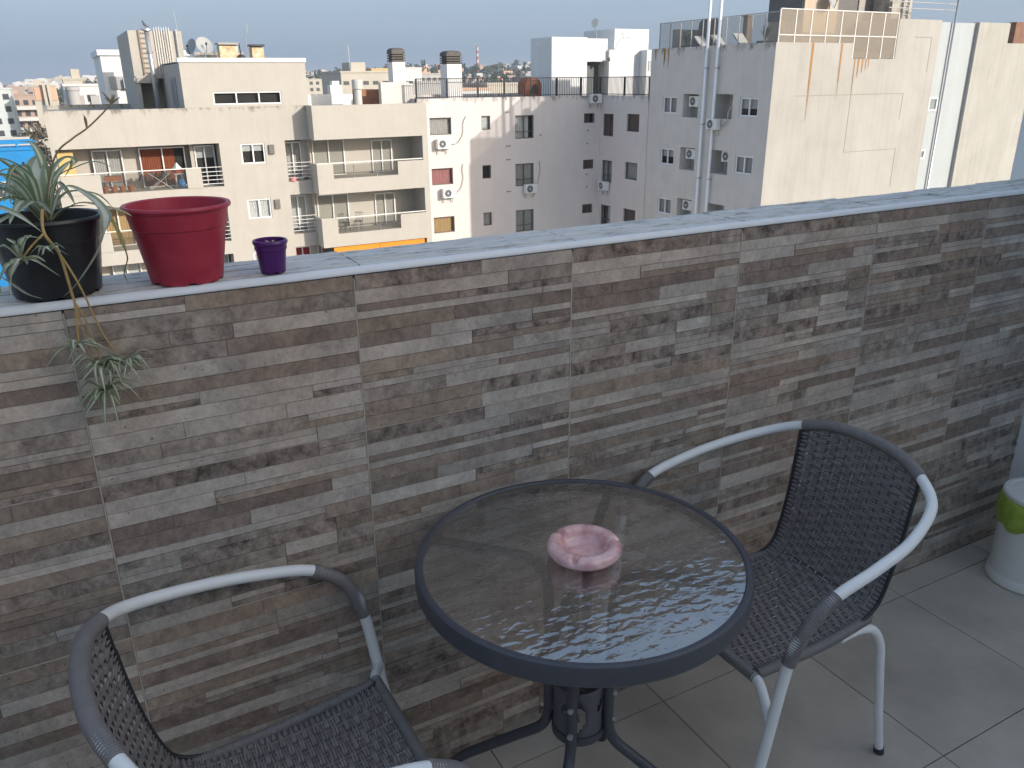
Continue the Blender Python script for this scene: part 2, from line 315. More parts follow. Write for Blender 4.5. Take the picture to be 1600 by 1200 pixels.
# ------------------------------------------------------------------ parapet with stone-strip tiles
par = empty('parapet_wall', (1.0, 0.08, 0), 'long tiled balcony parapet with stone strip tiles and pale ledge', 'wall')
obj('core', MB().box(-2.2, 2.619, -0.0008, 0.152, -0.2, 1.160), mat('grout_beige', (0.42, 0.37, 0.31), 0.9, 0.12, 60), par)
TW, TH, X0, ZT = 0.45, 0.2965, -0.0354, 1.166
LIGHT = (0.44, 0.40, 0.36); LIGHT2 = (0.50, 0.455, 0.41); BROWN = (0.265, 0.215, 0.183); TAN = (0.335, 0.272, 0.222); DKB = (0.275, 0.230, 0.203); MID = (0.33, 0.288, 0.252)
def gen_design(rr):
    rows = []
    while len(rows) < 11:
        h = 1.0; segs = []; u = 0.0
        kind = rr.random()
        while u < 1:
            wd = rr.choice((0.22, 0.31, 0.38, 0.5, 0.55, 0.62, 0.8, 1.0)); 
            if 1 - (u + wd) < 0.16: wd = 1 - u
            segs.append((u, u + wd)); u += wd
        rows.append(segs)
    out = []; z = 0.0; hs = [1.0 + rr.uniform(-0.12, 0.12) for _ in rows]; tot = sum(hs)
    last = None
    for segs, h in zip(rows, hs):
        h /= tot
        for (a, b) in segs:
            def tone():
                q = rr.random()
                if q < 0.27: return LIGHT, 0.20
                if q < 0.42: return LIGHT2, 0.12
                if q < 0.58: return BROWN, 0.45
                if q < 0.72: return TAN, 0.40
                if q < 0.86: return DKB, 1.0
                return MID, 0.7
            if rr.random() < 0.34:                       # two half-height strips
                out.append((a, b, z, z + h * 0.5) + tone()); out.append((a, b, z + h * 0.5, z + h) + tone())
            else: out.append((a, b, z, z + h) + tone())
        z += h
    return out
d2 = []
def row(z0, z1, *segs):
    u = 0
    for (e, c, bl) in segs: d2.append((u, e, z0 / 11, z1 / 11, c, bl)); u = e
row(0, 1, (.55, DKB, 1.0), (1, LIGHT, .2)); row(1, 2, (.68, LIGHT, .15), (1, MID, .5)); row(2, 2.5, (.44, BROWN, .3), (1, DKB, 1.0)); row(2.5, 3, (.85, LIGHT, .2), (1, LIGHT2, .1))
row(3, 4, (.42, TAN, .4), (1, BROWN, .45)); row(4, 5, (.31, BROWN, .4), (.8, LIGHT, .25)); d2 += [(.8, 1, 4 / 11, 4.5 / 11, LIGHT2, .1), (.8, 1, 4.5 / 11, 5 / 11, BROWN, .4)]
row(5, 6, (.5, LIGHT2, .2)); d2 += [(.5, 1, 5 / 11, 5.5 / 11, DKB, 1.0), (.5, 1, 5.5 / 11, 6 / 11, TAN, .5)]
row(6, 7, (.42, TAN, .4), (.70, TAN, .3), (1, LIGHT, .4)); row(7, 7.5, (.22, TAN, .7), (1, LIGHT, .2)); row(7.5, 8, (.63, LIGHT, .25), (1, BROWN, .6))
row(8, 9, (.37, MID, .5), (1, LIGHT2, .12)); row(9, 10, (.54, TAN, .5), (1, DKB, 1.0)); row(10, 11, (.54, TAN, .3), (1, LIGHT2, .2))
DES = [d2] + [gen_design(random.Random(s)) for s in (3, 11, 21, 34, 55)]
choice = {-1: [2, 4, 1, 5], 0: [1, 3, 5, 2], 1: [0, 0, 4, 3], 2: [3, 5, 1, 4], 3: [3, 2, 4, 0], 4: [4, 1, 2, 5], 5: [5, 2, 3, 1]}
SM = strip_mat('stone_strip_glaze', 'object'); SMA = strip_mat('stone_strip_glaze_small', 'attribute')
ub = MB().box(0, 1, -1, 0, -1, 0); unit = mkmesh('strip', ub); unit.materials.append(SM)
pieces = []; tiles = {}
GR = mat('tile_bisque', (0.20, 0.18, 0.16), 0.9, 0.2, 50)
for c in range(-1, 6):
    for rI in range(4):
        tx0 = X0 + c * TW + 0.0013; tx1 = min(X0 + (c + 1) * TW - 0.0013, 2.6185); tz1 = ZT - rI * TH - 0.0013; tz0 = max(ZT - (rI + 1) * TH + 0.0013, 0.001)
        te = obj('wall_tile', MB().box(tx0, tx1, -0.0016, 0.004, tz0, tz1), GR, par); tiles[(c, rI)] = te
        rr = random.Random(c * 17 + rI)
        for (a, b, z0, z1, col, bl) in DES[choice[c][rI]]:
            px0 = X0 + c * TW + 0.0013 + a * (TW - 0.0026); px1 = min(X0 + c * TW + 0.0013 + b * (TW - 0.0026), tx1)
            pz1 = ZT - rI * TH - 0.0013 - z0 * (TH - 0.0026); pz0 = max(ZT - rI * TH - 0.0013 - z1 * (TH - 0.0026), tz0)
            if px1 - px0 < 0.01 or pz1 - pz0 < 0.004: continue
            k = rr.uniform(0.90, 1.10)
            t = random.Random(int(a * 97 + z0 * 1009) + choice[c][rI] * 7).uniform(0.0, 0.0024)      # strips proud by different amounts
            area = (px1 - px0) * (pz1 - pz0) / (((px0 + px1) / 2) ** 2 + 1.83 + (pz0 - 1.48) ** 2) * (0.3 if (c == -1 and px1 < -0.3) or pz0 < 0.12 else 1)
            pieces.append((area, (c, rI), px0, px1, pz0, pz1, t, tuple(x * k for x in col) + (bl,)))
GRL = mat('grout_line_beige', (0.50, 0.44, 0.37), 0.9, 0.15, 90)
for c in range(0, 6): obj('grout_line', MB().box(X0 + c * TW - 0.0011, X0 + c * TW + 0.0011, -0.0042, -0.0008, 0.002, 1.1585), GRL, par)
for rI in range(1, 4):
    for c in range(-1, 6): obj('grout_line', MB().box(X0 + c * TW + 0.0013, min(X0 + (c + 1) * TW - 0.0013, 2.618), -0.0036, -0.0008, ZT - rI * TH - 0.0010, ZT - rI * TH + 0.0010), GRL, par)
pieces.sort(key=lambda p: -p[0])
rest = MB(); rest.tone = []
for i, (ar, key, a, b, z0, z1, t, col) in enumerate(pieces):
    g = 0.0005
    if i < 300:
        o = bpy.data.objects.new('stone_strip', unit); COL.objects.link(o); o.parent = tiles[key]
        p = wpos(tiles[key]); o.location = Vector((a + g, -0.0005, z1 - g)) - p; o.scale = (b - a - 2 * g, 0.0022 + t, z1 - z0 - 2 * g); o.color = col
    else:
        rest.box(a + g, b - g, -0.0027 - t, -0.0005, z0 + g, z1 - g); rest.tone += [col] * 8
obj('small_stone_strips', rest, SMA, par, kind='stuff')
# ledge: slabs of rough split-stone tile and a white quarter-round trim
LM = bpy.data.materials.new('ledge_split_stone'); LM.use_nodes = True
def ledge_nodes(m):
    t = m.node_tree; n = t.nodes; l = t.links; p = n['Principled BSDF']; g = n.new('ShaderNodeNewGeometry')
    mp = n.new('ShaderNodeMapping'); mp.inputs['Scale'].default_value = (1, 4.5, 1); l.new(g.outputs['Position'], mp.inputs['Vector'])
    a = n.new('ShaderNodeTexNoise'); a.inputs['Scale'].default_value = 14; a.inputs['Detail'].default_value = 8; a.inputs['Roughness'].default_value = 0.7; l.new(mp.outputs[0], a.inputs['Vector'])
    r = n.new('ShaderNodeValToRGB'); e = r.color_ramp.elements; e[0].position = 0.36; e[0].color = (0.27, 0.255, 0.24, 1); e[1].position = 0.47; e[1].color = (0.60, 0.57, 0.53, 1)
    x = e.new(0.7); x.color = (0.68, 0.65, 0.61, 1); l.new(a.outputs['Fac'], r.inputs['Fac']); l.new(r.outputs['Color'], p.inputs['Base Color'])
    p.inputs['Roughness'].default_value = 0.6
    b = n.new('ShaderNodeBump'); b.inputs['Strength'].default_value = 0.9; b.inputs['Distance'].default_value = 0.004; l.new(a.outputs['Fac'], b.inputs['Height']); l.new(b.outputs[0], p.inputs['Normal'])
ledge_nodes(LM)
rl = random.Random(5)
for c in range(-2, 6):
    a = X0 + c * TW + 0.0012 + 0.02; b = min(X0 + (c + 1) * TW - 0.0012 + 0.02, 2.6185)
    a = max(a, -2.2)
    led = obj('ledge_tile', MB().box(a, b, 0.0039, 0.158, 1.1605, 1.1735), GR, par)
    y = 0.0046
    while y < 0.156:                                       # long uneven strips along the ledge
        y1 = min(y + rl.choice((0.018, 0.026, 0.033, 0.04)), 0.1575)
        if 0.1575 - y1 < 0.012: y1 = 0.1575
        u = a + 0.0004
        while u < b - 0.001:
            u1 = min(u + rl.uniform(0.12, 0.34), b - 0.0004)
            if b - u1 < 0.07: u1 = b - 0.0004
            zt = 1.1755 + rl.uniform(0.0, 0.0028); bm_ = MB(); N = 8
            for k in range(N + 1):
                xx = u + (u1 - u) * k / N
                for yy, zz in ((y + 0.0004, 1.1736), (y + 0.001 + rl.uniform(0, .0012), zt + rl.uniform(-.0008, .0006)), ((y + y1) / 2, zt + rl.uniform(-.0008, .0012)), (y1 - 0.001 - rl.uniform(0, .0012), zt + rl.uniform(-.0008, .0006)), (y1 - 0.0004, 1.1736)):
                    bm_.v.append((xx, yy, zz))
            for k in range(N):
                for q in range(4): i = k * 5 + q; bm_.f.append((i, i + 5, i + 6, i + 1))
            bm_.f.append((0, 1, 2, 3, 4)); i = N * 5; bm_.f.append((i + 4, i + 3, i + 2, i + 1, i))
            obj('ledge_strip', bm_, LM, led); u = u1 + 0.0006
        y = y1 + 0.0005
tp = [(0.0038, 1.1662), (-0.0052, 1.1662), (-0.0062, 1.1672)] + [(0.0040 - 0.0104 * math.cos(a), 1.1682 + 0.0104 * math.sin(a)) for a in [k * PI / 2 / 6 for k in range(7)]] + [(0.0044, 1.1770), (0.0038, 1.1770)]
tb = MB(); n = len(tp)
for x in (-2.2, 2.6195): tb.v += [(x, p[0], p[1]) for p in tp]
for k in range(n): tb.f.append((k, (k + 1) % n, n + (k + 1) % n, n + k))
tr_ = obj('edge_trim', tb, mat('white_pvc_trim', (0.78, 0.78, 0.78), 0.35, 0.05, 12), par); smooth_by_angle(tr_, 0.5)

# ------------------------------------------------------------------ pots on the ledge
LZ = 1.1785
def pot(name, c, rb, rt, h, material, label, lip=0.004, notch=True, ribs=False):
    t = empty(name, (c[0], c[1], LZ), label, 'plant pot')
    th = 0.0022
    prof = [(0.0, 0.004), (rb - 0.004, 0.004), (rb - 0.002, 0.0), (rb, 0.0015), (rb + (rt - rb) * 0.70, h * 0.70), (rb + (rt - rb) * 0.715 + 0.0016, h * 0.715), (rt, h - 0.008), (rt + lip, h - 0.007), (rt + lip + 0.0012, h - 0.004), (rt + lip, h - 0.0005), (rt + lip - 0.002, h), (rt - th, h - 0.0015), (rb + (rt - rb) * 0.70 - th, h * 0.70), (rb - th, 0.006), (0.0, 0.006)]
    def fn(r, z, a, k):
        if ribs and 3 <= k <= 4: r += 0.0012 * max(0, math.cos(a * 12)) ** 8
        if notch and k in (2, 3) and (abs((a * 6 / (2 * PI)) % 1 - 0.5) < 0.13): z += 0.0035
        return r, z
    o = obj('pot_wall', MB().lathe(prof, 72, (c[0], c[1], LZ), fn), material, t, smooth=True); smooth_by_angle(o, 0.55)
    return t
redm = mat('red_plastic', (0.40, 0.020, 0.045), 0.42, 0.14, 22, 0.05, 200, col2=(0.43, 0.035, 0.06))
blkm = mat('black_plastic', (0.012, 0.012, 0.015), 0.36, 0.3, 25, col2=(0.022, 0.021, 0.022))
purm = mat('purple_plastic', (0.085, 0.012, 0.13), 0.32, 0.12, 14)
SOIL = mat('dry_soil', (0.085, 0.065, 0.05), 0.95, 0.4, 120, 1.0, 200)
pr = pot('red_pot', (0.152, 0.054), 0.0560, 0.0775, 0.124, redm, 'large empty red plastic pot on the ledge')
pb = pot('black_pot', (-0.036, 0.064), 0.0600, 0.0765, 0.118, blkm, 'black plastic pot holding the spider plant on the ledge', ribs=True)
pp = pot('purple_pot', (0.2865, 0.032), 0.0205, 0.0265, 0.056, purm, 'small purple plastic pot on the ledge beside the red one', lip=0.0014)
def soil(t, c, r, z): 
    b = MB(); rr = random.Random(3)
    b.lathe([(r, z), (r * 0.75, z + 0.004), (r * 0.4, z + 0.007), (0.0005, z + 0.008)], 28, (c[0], c[1], LZ), lambda R, Z, a, k: (R, Z + rr.uniform(-.002, .002)))
    obj('soil', b, SOIL, t, smooth=True)
soil(pb, (-0.036, 0.064), 0.0725, 0.096); soil(pr, (0.152, 0.054), 0.0545, 0.010); soil(pp, (0.2865, 0.032), 0.0235, 0.040)
# little dry sprout in the purple pot
ds = empty('dry_sprout', (0.2865, 0.032, LZ + 0.045), 'tiny withered sprout in the small purple pot', 'plant')
DRY = mat('dry_leaf', (0.46, 0.36, 0.20), 0.8, 0.25, 60)
def ribbon(path, width, n=6, fold=0.25, up=Vector((0, 0, 1)), taper=(0.45, 0.0), twist=0.0):
    """grass-like blade with a shallow V section; UV.x across, UV.y along"""
    P = spline(path, n); b = MB(); b.uv = []; N = len(P)
    side = None
    for k, p in enumerate(P):
        t = (P[min(k + 1, N - 1)] - P[max(k - 1, 0)]).normalized()
        s = t.cross(up)
        if s.length < 0.15: s = side if side is not None else t.cross(Vector((0, 1, 0)))
        s.normalize()
        if side is not None and s.dot(side) < 0: s = -s
        if side is not None: s = (s * 0.6 + side * 0.4).normalized()
        side = s; q = k / (N - 1)
        if twist: s = (Matrix.Rotation(twist * q, 3, t) @ s)
        nrm = s.cross(t).normalized()
        wd = width * (taper[0] + (1 - taper[0]) * min(1, q / 0.3)) * (1 if q < 0.55 else max(taper[1], 1 - ((q - 0.55) / 0.45) ** 1.7)) * 0.5
        b.v += [tuple(p - s * wd + nrm * wd * fold), tuple(p - s * wd * .5 + nrm * wd * fold * .35), tuple(p), tuple(p + s * wd * .5 + nrm * wd * fold * .35), tuple(p + s * wd + nrm * wd * fold)]
        b.uv += [(0, q), (0.25, q), (0.5, q), (0.75, q), (1, q)]
    for k in range(N - 1):
        for j in range(4): i = k * 5 + j; b.f.append((i, i + 1, i + 6, i + 5))
    return b
for a, ln in ((0.4, 0.011), (2.2, 0.012), (3.6, 0.010), (5.1, 0.009)):
    c = Vector((0.2865, 0.032, LZ + 0.046))
    obj('leaf', ribbon([c, c + Vector((math.cos(a) * ln * .5, math.sin(a) * ln * .5, 0.006)), c + Vector((math.cos(a) * ln, math.sin(a) * ln, 0.007))], 0.0045, 4), DRY, ds, smooth=True)

# ------------------------------------------------------------------ spider plant
LEAF = leaf_mat('spider_leaf', (0.27, 0.335, 0.18), (0.76, 0.77, 0.60), 0.19)
LEAFP = leaf_mat('spider_leaf_pale', (0.40, 0.45, 0.30), (0.82, 0.82, 0.70), 0.26)
STEM = mat('runner_stem', (0.46, 0.30, 0.11), 0.6, 0.2, 80)
STALK = mat('dry_stalk', (0.26, 0.20, 0.11), 0.7, 0.2, 80)
sp_ = empty('spider_plant', (-0.036, 0.064, LZ + 0.1), 'variegated spider plant with long leaves and hanging plantlets', 'plant')
leaves = [
    (.017, [(-0.033,0.062,1.290), (-0.013,0.070,1.353), (0.008,0.080,1.376), (0.019,0.075,1.370), (0.002,0.070,1.349)], LEAF),
    (.011, [(-0.030,0.060,1.290), (-0.009,0.060,1.347), (0.020,0.055,1.364), (0.048,0.050,1.371), (0.070,0.040,1.361)], LEAF),
    (.034, [(-0.036,0.060,1.290), (-0.037,0.080,1.344), (-0.028,0.100,1.370), (-0.022,0.112,1.380)], LEAFP),
    (.017, [(-0.038,0.060,1.290), (-0.048,0.060,1.351), (-0.064,0.050,1.375), (-0.084,0.040,1.389), (-.12,.03,1.385)], LEAF),
    (.019, [(-0.039,0.060,1.290), (-0.058,0.040,1.340), (-0.078,0.030,1.361), (-0.101,0.020,1.374), (-.14,.0,1.36)], LEAFP),
    (.015, [(-0.039,0.060,1.290), (-0.043,0.040,1.360), (-0.053,0.020,1.373), (-0.063,0.010,1.364), (-0.071,0.000,1.344)], LEAF),
    (.017, [(-0.041,0.060,1.290), (-0.063,0.040,1.325), (-0.088,0.020,1.325), (-0.116,0.000,1.318), (-.15,-.02,1.29)], LEAF),
    (.017, [(-0.024,0.050,1.300), (-0.040,0.020,1.322), (-0.063,0.000,1.312), (-0.096,-0.020,1.296), (-.13,-.03,1.26)], LEAFP),
    (.017, [(-0.027,0.060,1.290), (-0.003,0.040,1.337), (0.023,0.020,1.330), (0.043,-0.012,1.309), (0.043,-0.026,1.287), (0.025,-0.026,1.248), (-0.007,-0.026,1.209), (-0.032,-0.016,1.186)], LEAFP),
    (.010, [(-0.024,0.060,1.290), (0.012,0.050,1.312), (0.045,0.010,1.310), (0.068,-0.016,1.304), (0.080,-0.030,1.298)], DRY),
    (.011, [(0.046,0.018,1.308), (0.057,0.004,1.278), (0.062,0.000,1.250), (0.064,0.000,1.232), (0.056,0.002,1.209), (0.061,0.004,1.192)], mat('yellowing_leaf', (0.42, 0.37, 0.13), 0.6, 0.25, 40, col2=(0.27, 0.28, 0.10))),
    (.012, [(-0.028,0.060,1.286), (-0.006,0.050,1.306), (0.026,0.040,1.309)], LEAF),
    (.015, [(-0.109,0.030,1.322), (-0.085,0.000,1.319), (-0.062,-0.022,1.307), (-0.038,-0.028,1.284)], LEAFP),
    (.014, [(-0.038,0.060,1.290), (-0.039,0.030,1.346), (-0.052,0.020,1.371), (-0.076,0.010,1.385), (-.11,.0,1.375)], LEAF),
    (.014, [(-0.029,0.070,1.290), (-0.013,0.100,1.340), (0.005,0.130,1.359), (0.018,0.150,1.368)], LEAF),
    (.014, [(-0.108,-0.034,1.237), (-0.094,-0.030,1.221), (-0.076,-0.020,1.199), (-0.056,-0.012,1.187)], LEAFP),
    (.015, [(-0.034,0.066,1.290), (-0.045,0.10,1.345), (-0.07,0.13,1.36), (-0.11,0.15,1.34)], LEAF),
    (.013, [(-0.032,0.066,1.290), (-0.022,0.085,1.35), (-0.030,0.105,1.395), (-.05,.12,1.40)], LEAF),
    (.012, [(-0.030,0.060,1.290), (0.000,0.075,1.325), (0.04,0.09,1.320), (0.062,0.10,1.295)], LEAF),
    (.014, [(-0.12,-0.02,1.30), (-0.112,-0.04,1.27), (-0.108,-0.045,1.235), (-0.105,-0.045,1.205)], LEAF),
]
for wd, pts, mm in leaves: obj('leaf', ribbon(pts, wd * 0.88, 7, 0.35), mm, sp_, smooth=True)
rp_ = random.Random(31)
for k in range(16):                                          # more arching blades, mostly to the left and back
    a = rp_.uniform(1.2, 4.4); ln = rp_.uniform(.12, .19); c0 = Vector((-0.034, 0.062, 1.288)); d = Vector((math.cos(a), math.sin(a) * .7, 0)); hh = rp_.uniform(.035, .075)
    pts = [c0, c0 + d * ln * .25 + Vector((0, 0, hh * .8)), c0 + d * ln * .6 + Vector((0, 0, hh)), c0 + d * ln * .9 + Vector((0, 0, hh * .6)), c0 + d * ln * 1.05 + Vector((0, 0, hh * rp_.uniform(-.1, .35)))]
    obj('leaf', ribbon(pts, rp_.uniform(.009, .014), 6, 0.35), LEAFP if k % 2 else LEAF, sp_, smooth=True)
def stem(pts, r, mm, name='runner'):
    P = spline(pts, 7); obj(name, MB().tube(P, r, 6, radii=[r * (1 - 0.35 * k / len(P)) for k in range(len(P))]), mm, sp_, smooth=True)
stem([(-0.033,0.060,1.28), (-0.021,0.050,1.341), (-0.002,0.040,1.386), (0.022,0.040,1.406), (0.044,0.040,1.420), (0.068,0.040,1.440), (0.085,0.040,1.457)], .0016, STALK, 'flower_stalk')
stem([(-0.033,0.050,1.29), (-0.034,0.000,1.312), (-0.037,-0.028,1.284), (-0.024,-0.028,1.255), (-0.020,-0.028,1.219), (-0.018,-0.028,1.192), (-0.017,-0.030,1.177), (-0.023,-0.030,1.116)], .0025, STEM)
stem([(-0.024,-0.028,1.255), (-0.013,-0.028,1.226), (-0.003,-0.028,1.192), (0.010,-0.032,1.136), (0.030,-0.038,1.082)], .0019, STEM)
stem([(-0.018,-0.028,1.183), (-0.010,-0.030,1.163), (-0.004,-0.032,1.133), (0.002,-0.038,1.087)], .0016, STEM)
stem([(-0.017,-0.030,1.177), (-0.015,-0.030,1.154), (-0.011,-0.032,1.119), (-0.002,-0.038,1.048)], .0015, STEM)
stem([(-0.037,-0.028,1.284), (-0.056,-0.034,1.268), (-0.072,-0.034,1.250)], .0018, STEM)
seed = MB()
for a in range(5): seed.tube([(0.083, 0.04, 1.455), (0.083 + 0.012 * math.cos(a * 1.3), 0.04 + 0.008 * math.sin(a * 1.3), 1.462 + 0.004 * (a % 3))], 0.0016, 5, radii=[.0022, .0006])
obj('seed_head', seed, STALK, sp_); obj('bract', ribbon([(0.044, 0.04, 1.420), (0.044, 0.04, 1.433), (0.041, 0.04, 1.442)], .004, 4), STALK, sp_)
def plantlet(c, n, ln, seed_, wd=.0055, droop=0.6, ends=None, mm=None):
    rr = random.Random(seed_); t = obj('plantlet', MB().lathe([(0.0005, -.004), (.0035, -.001), (.003, .003), (.0005, .006)], 8, c), mat('plantlet_crown', (0.13, 0.15, 0.06), 0.7, 0.2, 90), sp_, smooth=True)
    C = Vector(c)
    tips = [Vector(e) for e in ends] if ends else []
    for k in range(n):
        a = 2 * PI * (k + rr.uniform(-.3, .3)) / n; L_ = ln * rr.uniform(0.65, 1.15)
        d = Vector((math.cos(a), math.sin(a) * 0.55 - 0.25, 0)); tips.append(C + d * L_ + Vector((0, 0, L_ * rr.uniform(-0.95, 0.15) * droop)))
    for q, tp_ in enumerate(tips):
        if tp_.y > -0.008: tp_.y = -0.008
        mid = C.lerp(tp_, 0.5) + Vector((rr.uniform(-.006, .006), rr.uniform(-0.012, -.002), (tp_ - C).length * rr.uniform(0.12, 0.45)))
        obj('leaf', ribbon([C, C.lerp(mid, 0.55) + Vector((0, 0, .003)), mid, tp_], wd * (1.25 if ends and q < len(ends) else 1), 5, 0.4), mm or (LEAFP if rr.random() < .6 else LEAF), t, smooth=True)
plantlet((-0.072, -0.034, 1.249), 4, .03, 1, .0095, .6, [(-0.084,-0.030,1.282), (-0.099,-0.035,1.268), (-0.039,-0.036,1.278), (-0.094,-0.044,1.201), (-0.110,-0.050,1.213), (-0.027,-0.044,1.223), (-0.053,-0.026,1.283)])
plantlet((-0.036, -0.034, 1.262), 10, .022, 2, .006, .5)
plantlet((0.003, -0.042, 1.083), 30, .050, 3, .0058)
plantlet((0.034, -0.042, 1.084), 26, .046, 4, .0055, .6, [(0.077, -0.05, 1.042), (0.062, -0.04, 1.092)])
plantlet((0.000, -0.042, 1.044), 26, .052, 5, .0058, .9, [(-.045, -.05, 1.055), (-.036, -.05, 1.0), (-.03, -.045, 1.006)])
plantlet((-0.024, -0.036, 1.118), 14, .044, 6, .0062, .9)

# ------------------------------------------------------------------ table
TX, TY, TZ, TR = 0.690, -0.324, 0.690, 0.2935
SLATE = mat('slate_blue_paint', (0.068, 0.068, 0.080), 0.38, 0.10, 30, 0.05, 300, spec=0.5)
tab = empty('bistro_table', (TX, TY, 0), 'round glass topped bistro table with dark slate blue rim', 'table')
prof = [(TR - .013, TZ - .0045), (TR - .013, TZ + .0005), (TR - .010, TZ + .003), (TR - .004, TZ + .0035), (TR, TZ + .001), (TR + .0015, TZ - .004), (TR + .0015, TZ - .030), (TR - .001, TZ - .0345), (TR - .006, TZ - .0345), (TR - .008, TZ - .031), (TR - .008, TZ - .009), (TR - .0115, TZ - .0085)]
o = obj('rim', MB().lathe(prof, 128, (TX, TY, 0), closed=True), SLATE, tab); smooth_by_angle(o, 0.5)
def ripple_glass():
    m = bpy.data.materials.new('rippled_glass'); m.use_nodes = True; t = m.node_tree; n = t.nodes; l = t.links; n.remove(n['Principled BSDF']); out = n['Material Output']
    g = n.new('ShaderNodeNewGeometry'); mp = n.new('ShaderNodeMapping'); mp.inputs['Rotation'].default_value = (0, 0, 0.45); mp.inputs['Scale'].default_value = (0.62, 1.15, 1); l.new(g.outputs['Position'], mp.inputs['Vector'])
    v = n.new('ShaderNodeTexNoise'); v.inputs['Scale'].default_value = 62; v.inputs['Detail'].default_value = 1.2; v.inputs['Distortion'].default_value = 0.9; l.new(mp.outputs[0], v.inputs['Vector'])
    vr = n.new('ShaderNodeTexVoronoi'); vr.feature = 'SMOOTH_F1'; vr.inputs['Scale'].default_value = 55; vr.inputs['Smoothness'].default_value = 0.6; l.new(mp.outputs[0], vr.inputs['Vector'])
    ad = n.new('ShaderNodeMath'); ad.operation = 'ADD'; l.new(v.outputs['Fac'], ad.inputs[0]); l.new(vr.outputs['Distance'], ad.inputs[1])
    b = n.new('ShaderNodeBump'); b.inputs['Strength'].default_value = 0.25; b.inputs['Distance'].default_value = 0.004; l.new(ad.outputs[0], b.inputs['Height'])
    tr = n.new('ShaderNodeBsdfTransparent'); tr.inputs[0].default_value = (0.84, 0.85, 0.86, 1)
    rf = n.new('ShaderNodeBsdfRefraction'); rf.inputs['IOR'].default_value = 1.10; rf.inputs['Roughness'].default_value = 0.05; rf.inputs[0].default_value = (0.86, 0.87, 0.88, 1); l.new(b.outputs[0], rf.inputs['Normal'])
    m1 = n.new('ShaderNodeMixShader'); m1.inputs[0].default_value = 0.6; l.new(tr.outputs[0], m1.inputs[1]); l.new(rf.outputs[0], m1.inputs[2])
    df = n.new('ShaderNodeBsdfDiffuse'); df.inputs[0].default_value = (0.20, 0.20, 0.205, 1); l.new(b.outputs[0], df.inputs['Normal'])
    m2 = n.new('ShaderNodeMixShader'); m2.inputs[0].default_value = 0.07; l.new(m1.outputs[0], m2.inputs[1]); l.new(df.outputs[0], m2.inputs[2])
    gl = n.new('ShaderNodeBsdfGlossy'); gl.inputs['Roughness'].default_value = 0.06; l.new(b.outputs[0], gl.inputs['Normal'])
    fr = n.new('ShaderNodeFresnel'); fr.inputs[0].default_value = 3.0; l.new(b.outputs[0], fr.inputs['Normal'])
    sc_ = n.new('ShaderNodeMath'); sc_.operation = 'MULTIPLY_ADD'; sc_.inputs[1].default_value = 0.95; sc_.inputs[2].default_value = 0.20; l.new(fr.outputs[0], sc_.inputs[0])
    m3 = n.new('ShaderNodeMixShader'); l.new(sc_.outputs[0], m3.inputs[0]); l.new(m2.outputs[0], m3.inputs[1]); l.new(gl.outputs[0], m3.inputs[2])
    l.new(m3.outputs[0], out.inputs[0]); return m
obj('glass_top', MB().disc((TX, TY, TZ), TR - .0125, 96), ripple_glass(), tab)
for k in range(4):
    a = PI / 4 + k * PI / 2; d = Vector((math.cos(a), math.sin(a), 0)); c = Vector((TX, TY, 0))
    def q(r, z): return c + d * r + Vector((0, 0, z))
    pts = [q(TR - .009, TZ - .016), q(.23, TZ - .017), q(.16, TZ - .018), q(.105, TZ - .022), q(.075, TZ - .040), q(.062, TZ - .080), q(.059, .52), q(.058, .40), q(.059, .335), q(.072, .293), q(.12, .256), q(.188, .207), q(.248, .160), q(.280, .110), q(.292, .055), q(.296, .010)]
    lg = obj('leg', MB().tube(spline(pts, 6), 0.0105, 12), SLATE, tab, smooth=True)
    obj('foot_cap', MB().tube([q(.2955, .022), q(.2965, .0)], 0.0125, 10), BLACKM, lg)
    for z in (0.345, 0.405): obj('bolt', MB().tube([q(.066, z), q(.073, z)], 0.0055, 10), GALV, lg)
    s = d.cross(Vector((0, 0, 1))); e = q(TR - .006, TZ - .016)
    obj('bracket', MB().tube([q(TR - .030, TZ - .017), q(TR - .009, TZ - .017)], 0.0125, 10), SLATE, lg)
cb = MB(); NA, NZ = 48, 12                                    # perforated collar tying the legs together
for k in range(NZ + 1):
    for j in range(NA):
        a = 2 * PI * j / NA; cb.v.append((TX + .048 * math.cos(a), TY + .048 * math.sin(a), 0.315 + .11 * k / NZ))
for k in range(NZ):
    for j in range(NA):
        ph = (j % 12) - 5.5; zz = k - 5.5; rr = math.hypot(ph, zz * 0.9)
        if 2.0 < rr < 3.9 and not (ph < 0 and zz < 0): continue      # crescent cut-outs
        a = k * NA + j; b2 = k * NA + (j + 1) % NA; cb.f.append((a, b2, b2 + NA, a + NA))
co = obj('collar', cb, mat('collar_paint', (0.10, 0.10, 0.115), 0.45, 0.1, 30), tab, smooth=True)
md = co.modifiers.new('thick', 'SOLIDIFY'); md.thickness = 0.0025
obj('collar_band', MB().lathe([(.0465, .306), (.0508, .306), (.0508, .324), (.0465, .324)], 48, (TX, TY, 0), closed=True), SLATE, co)

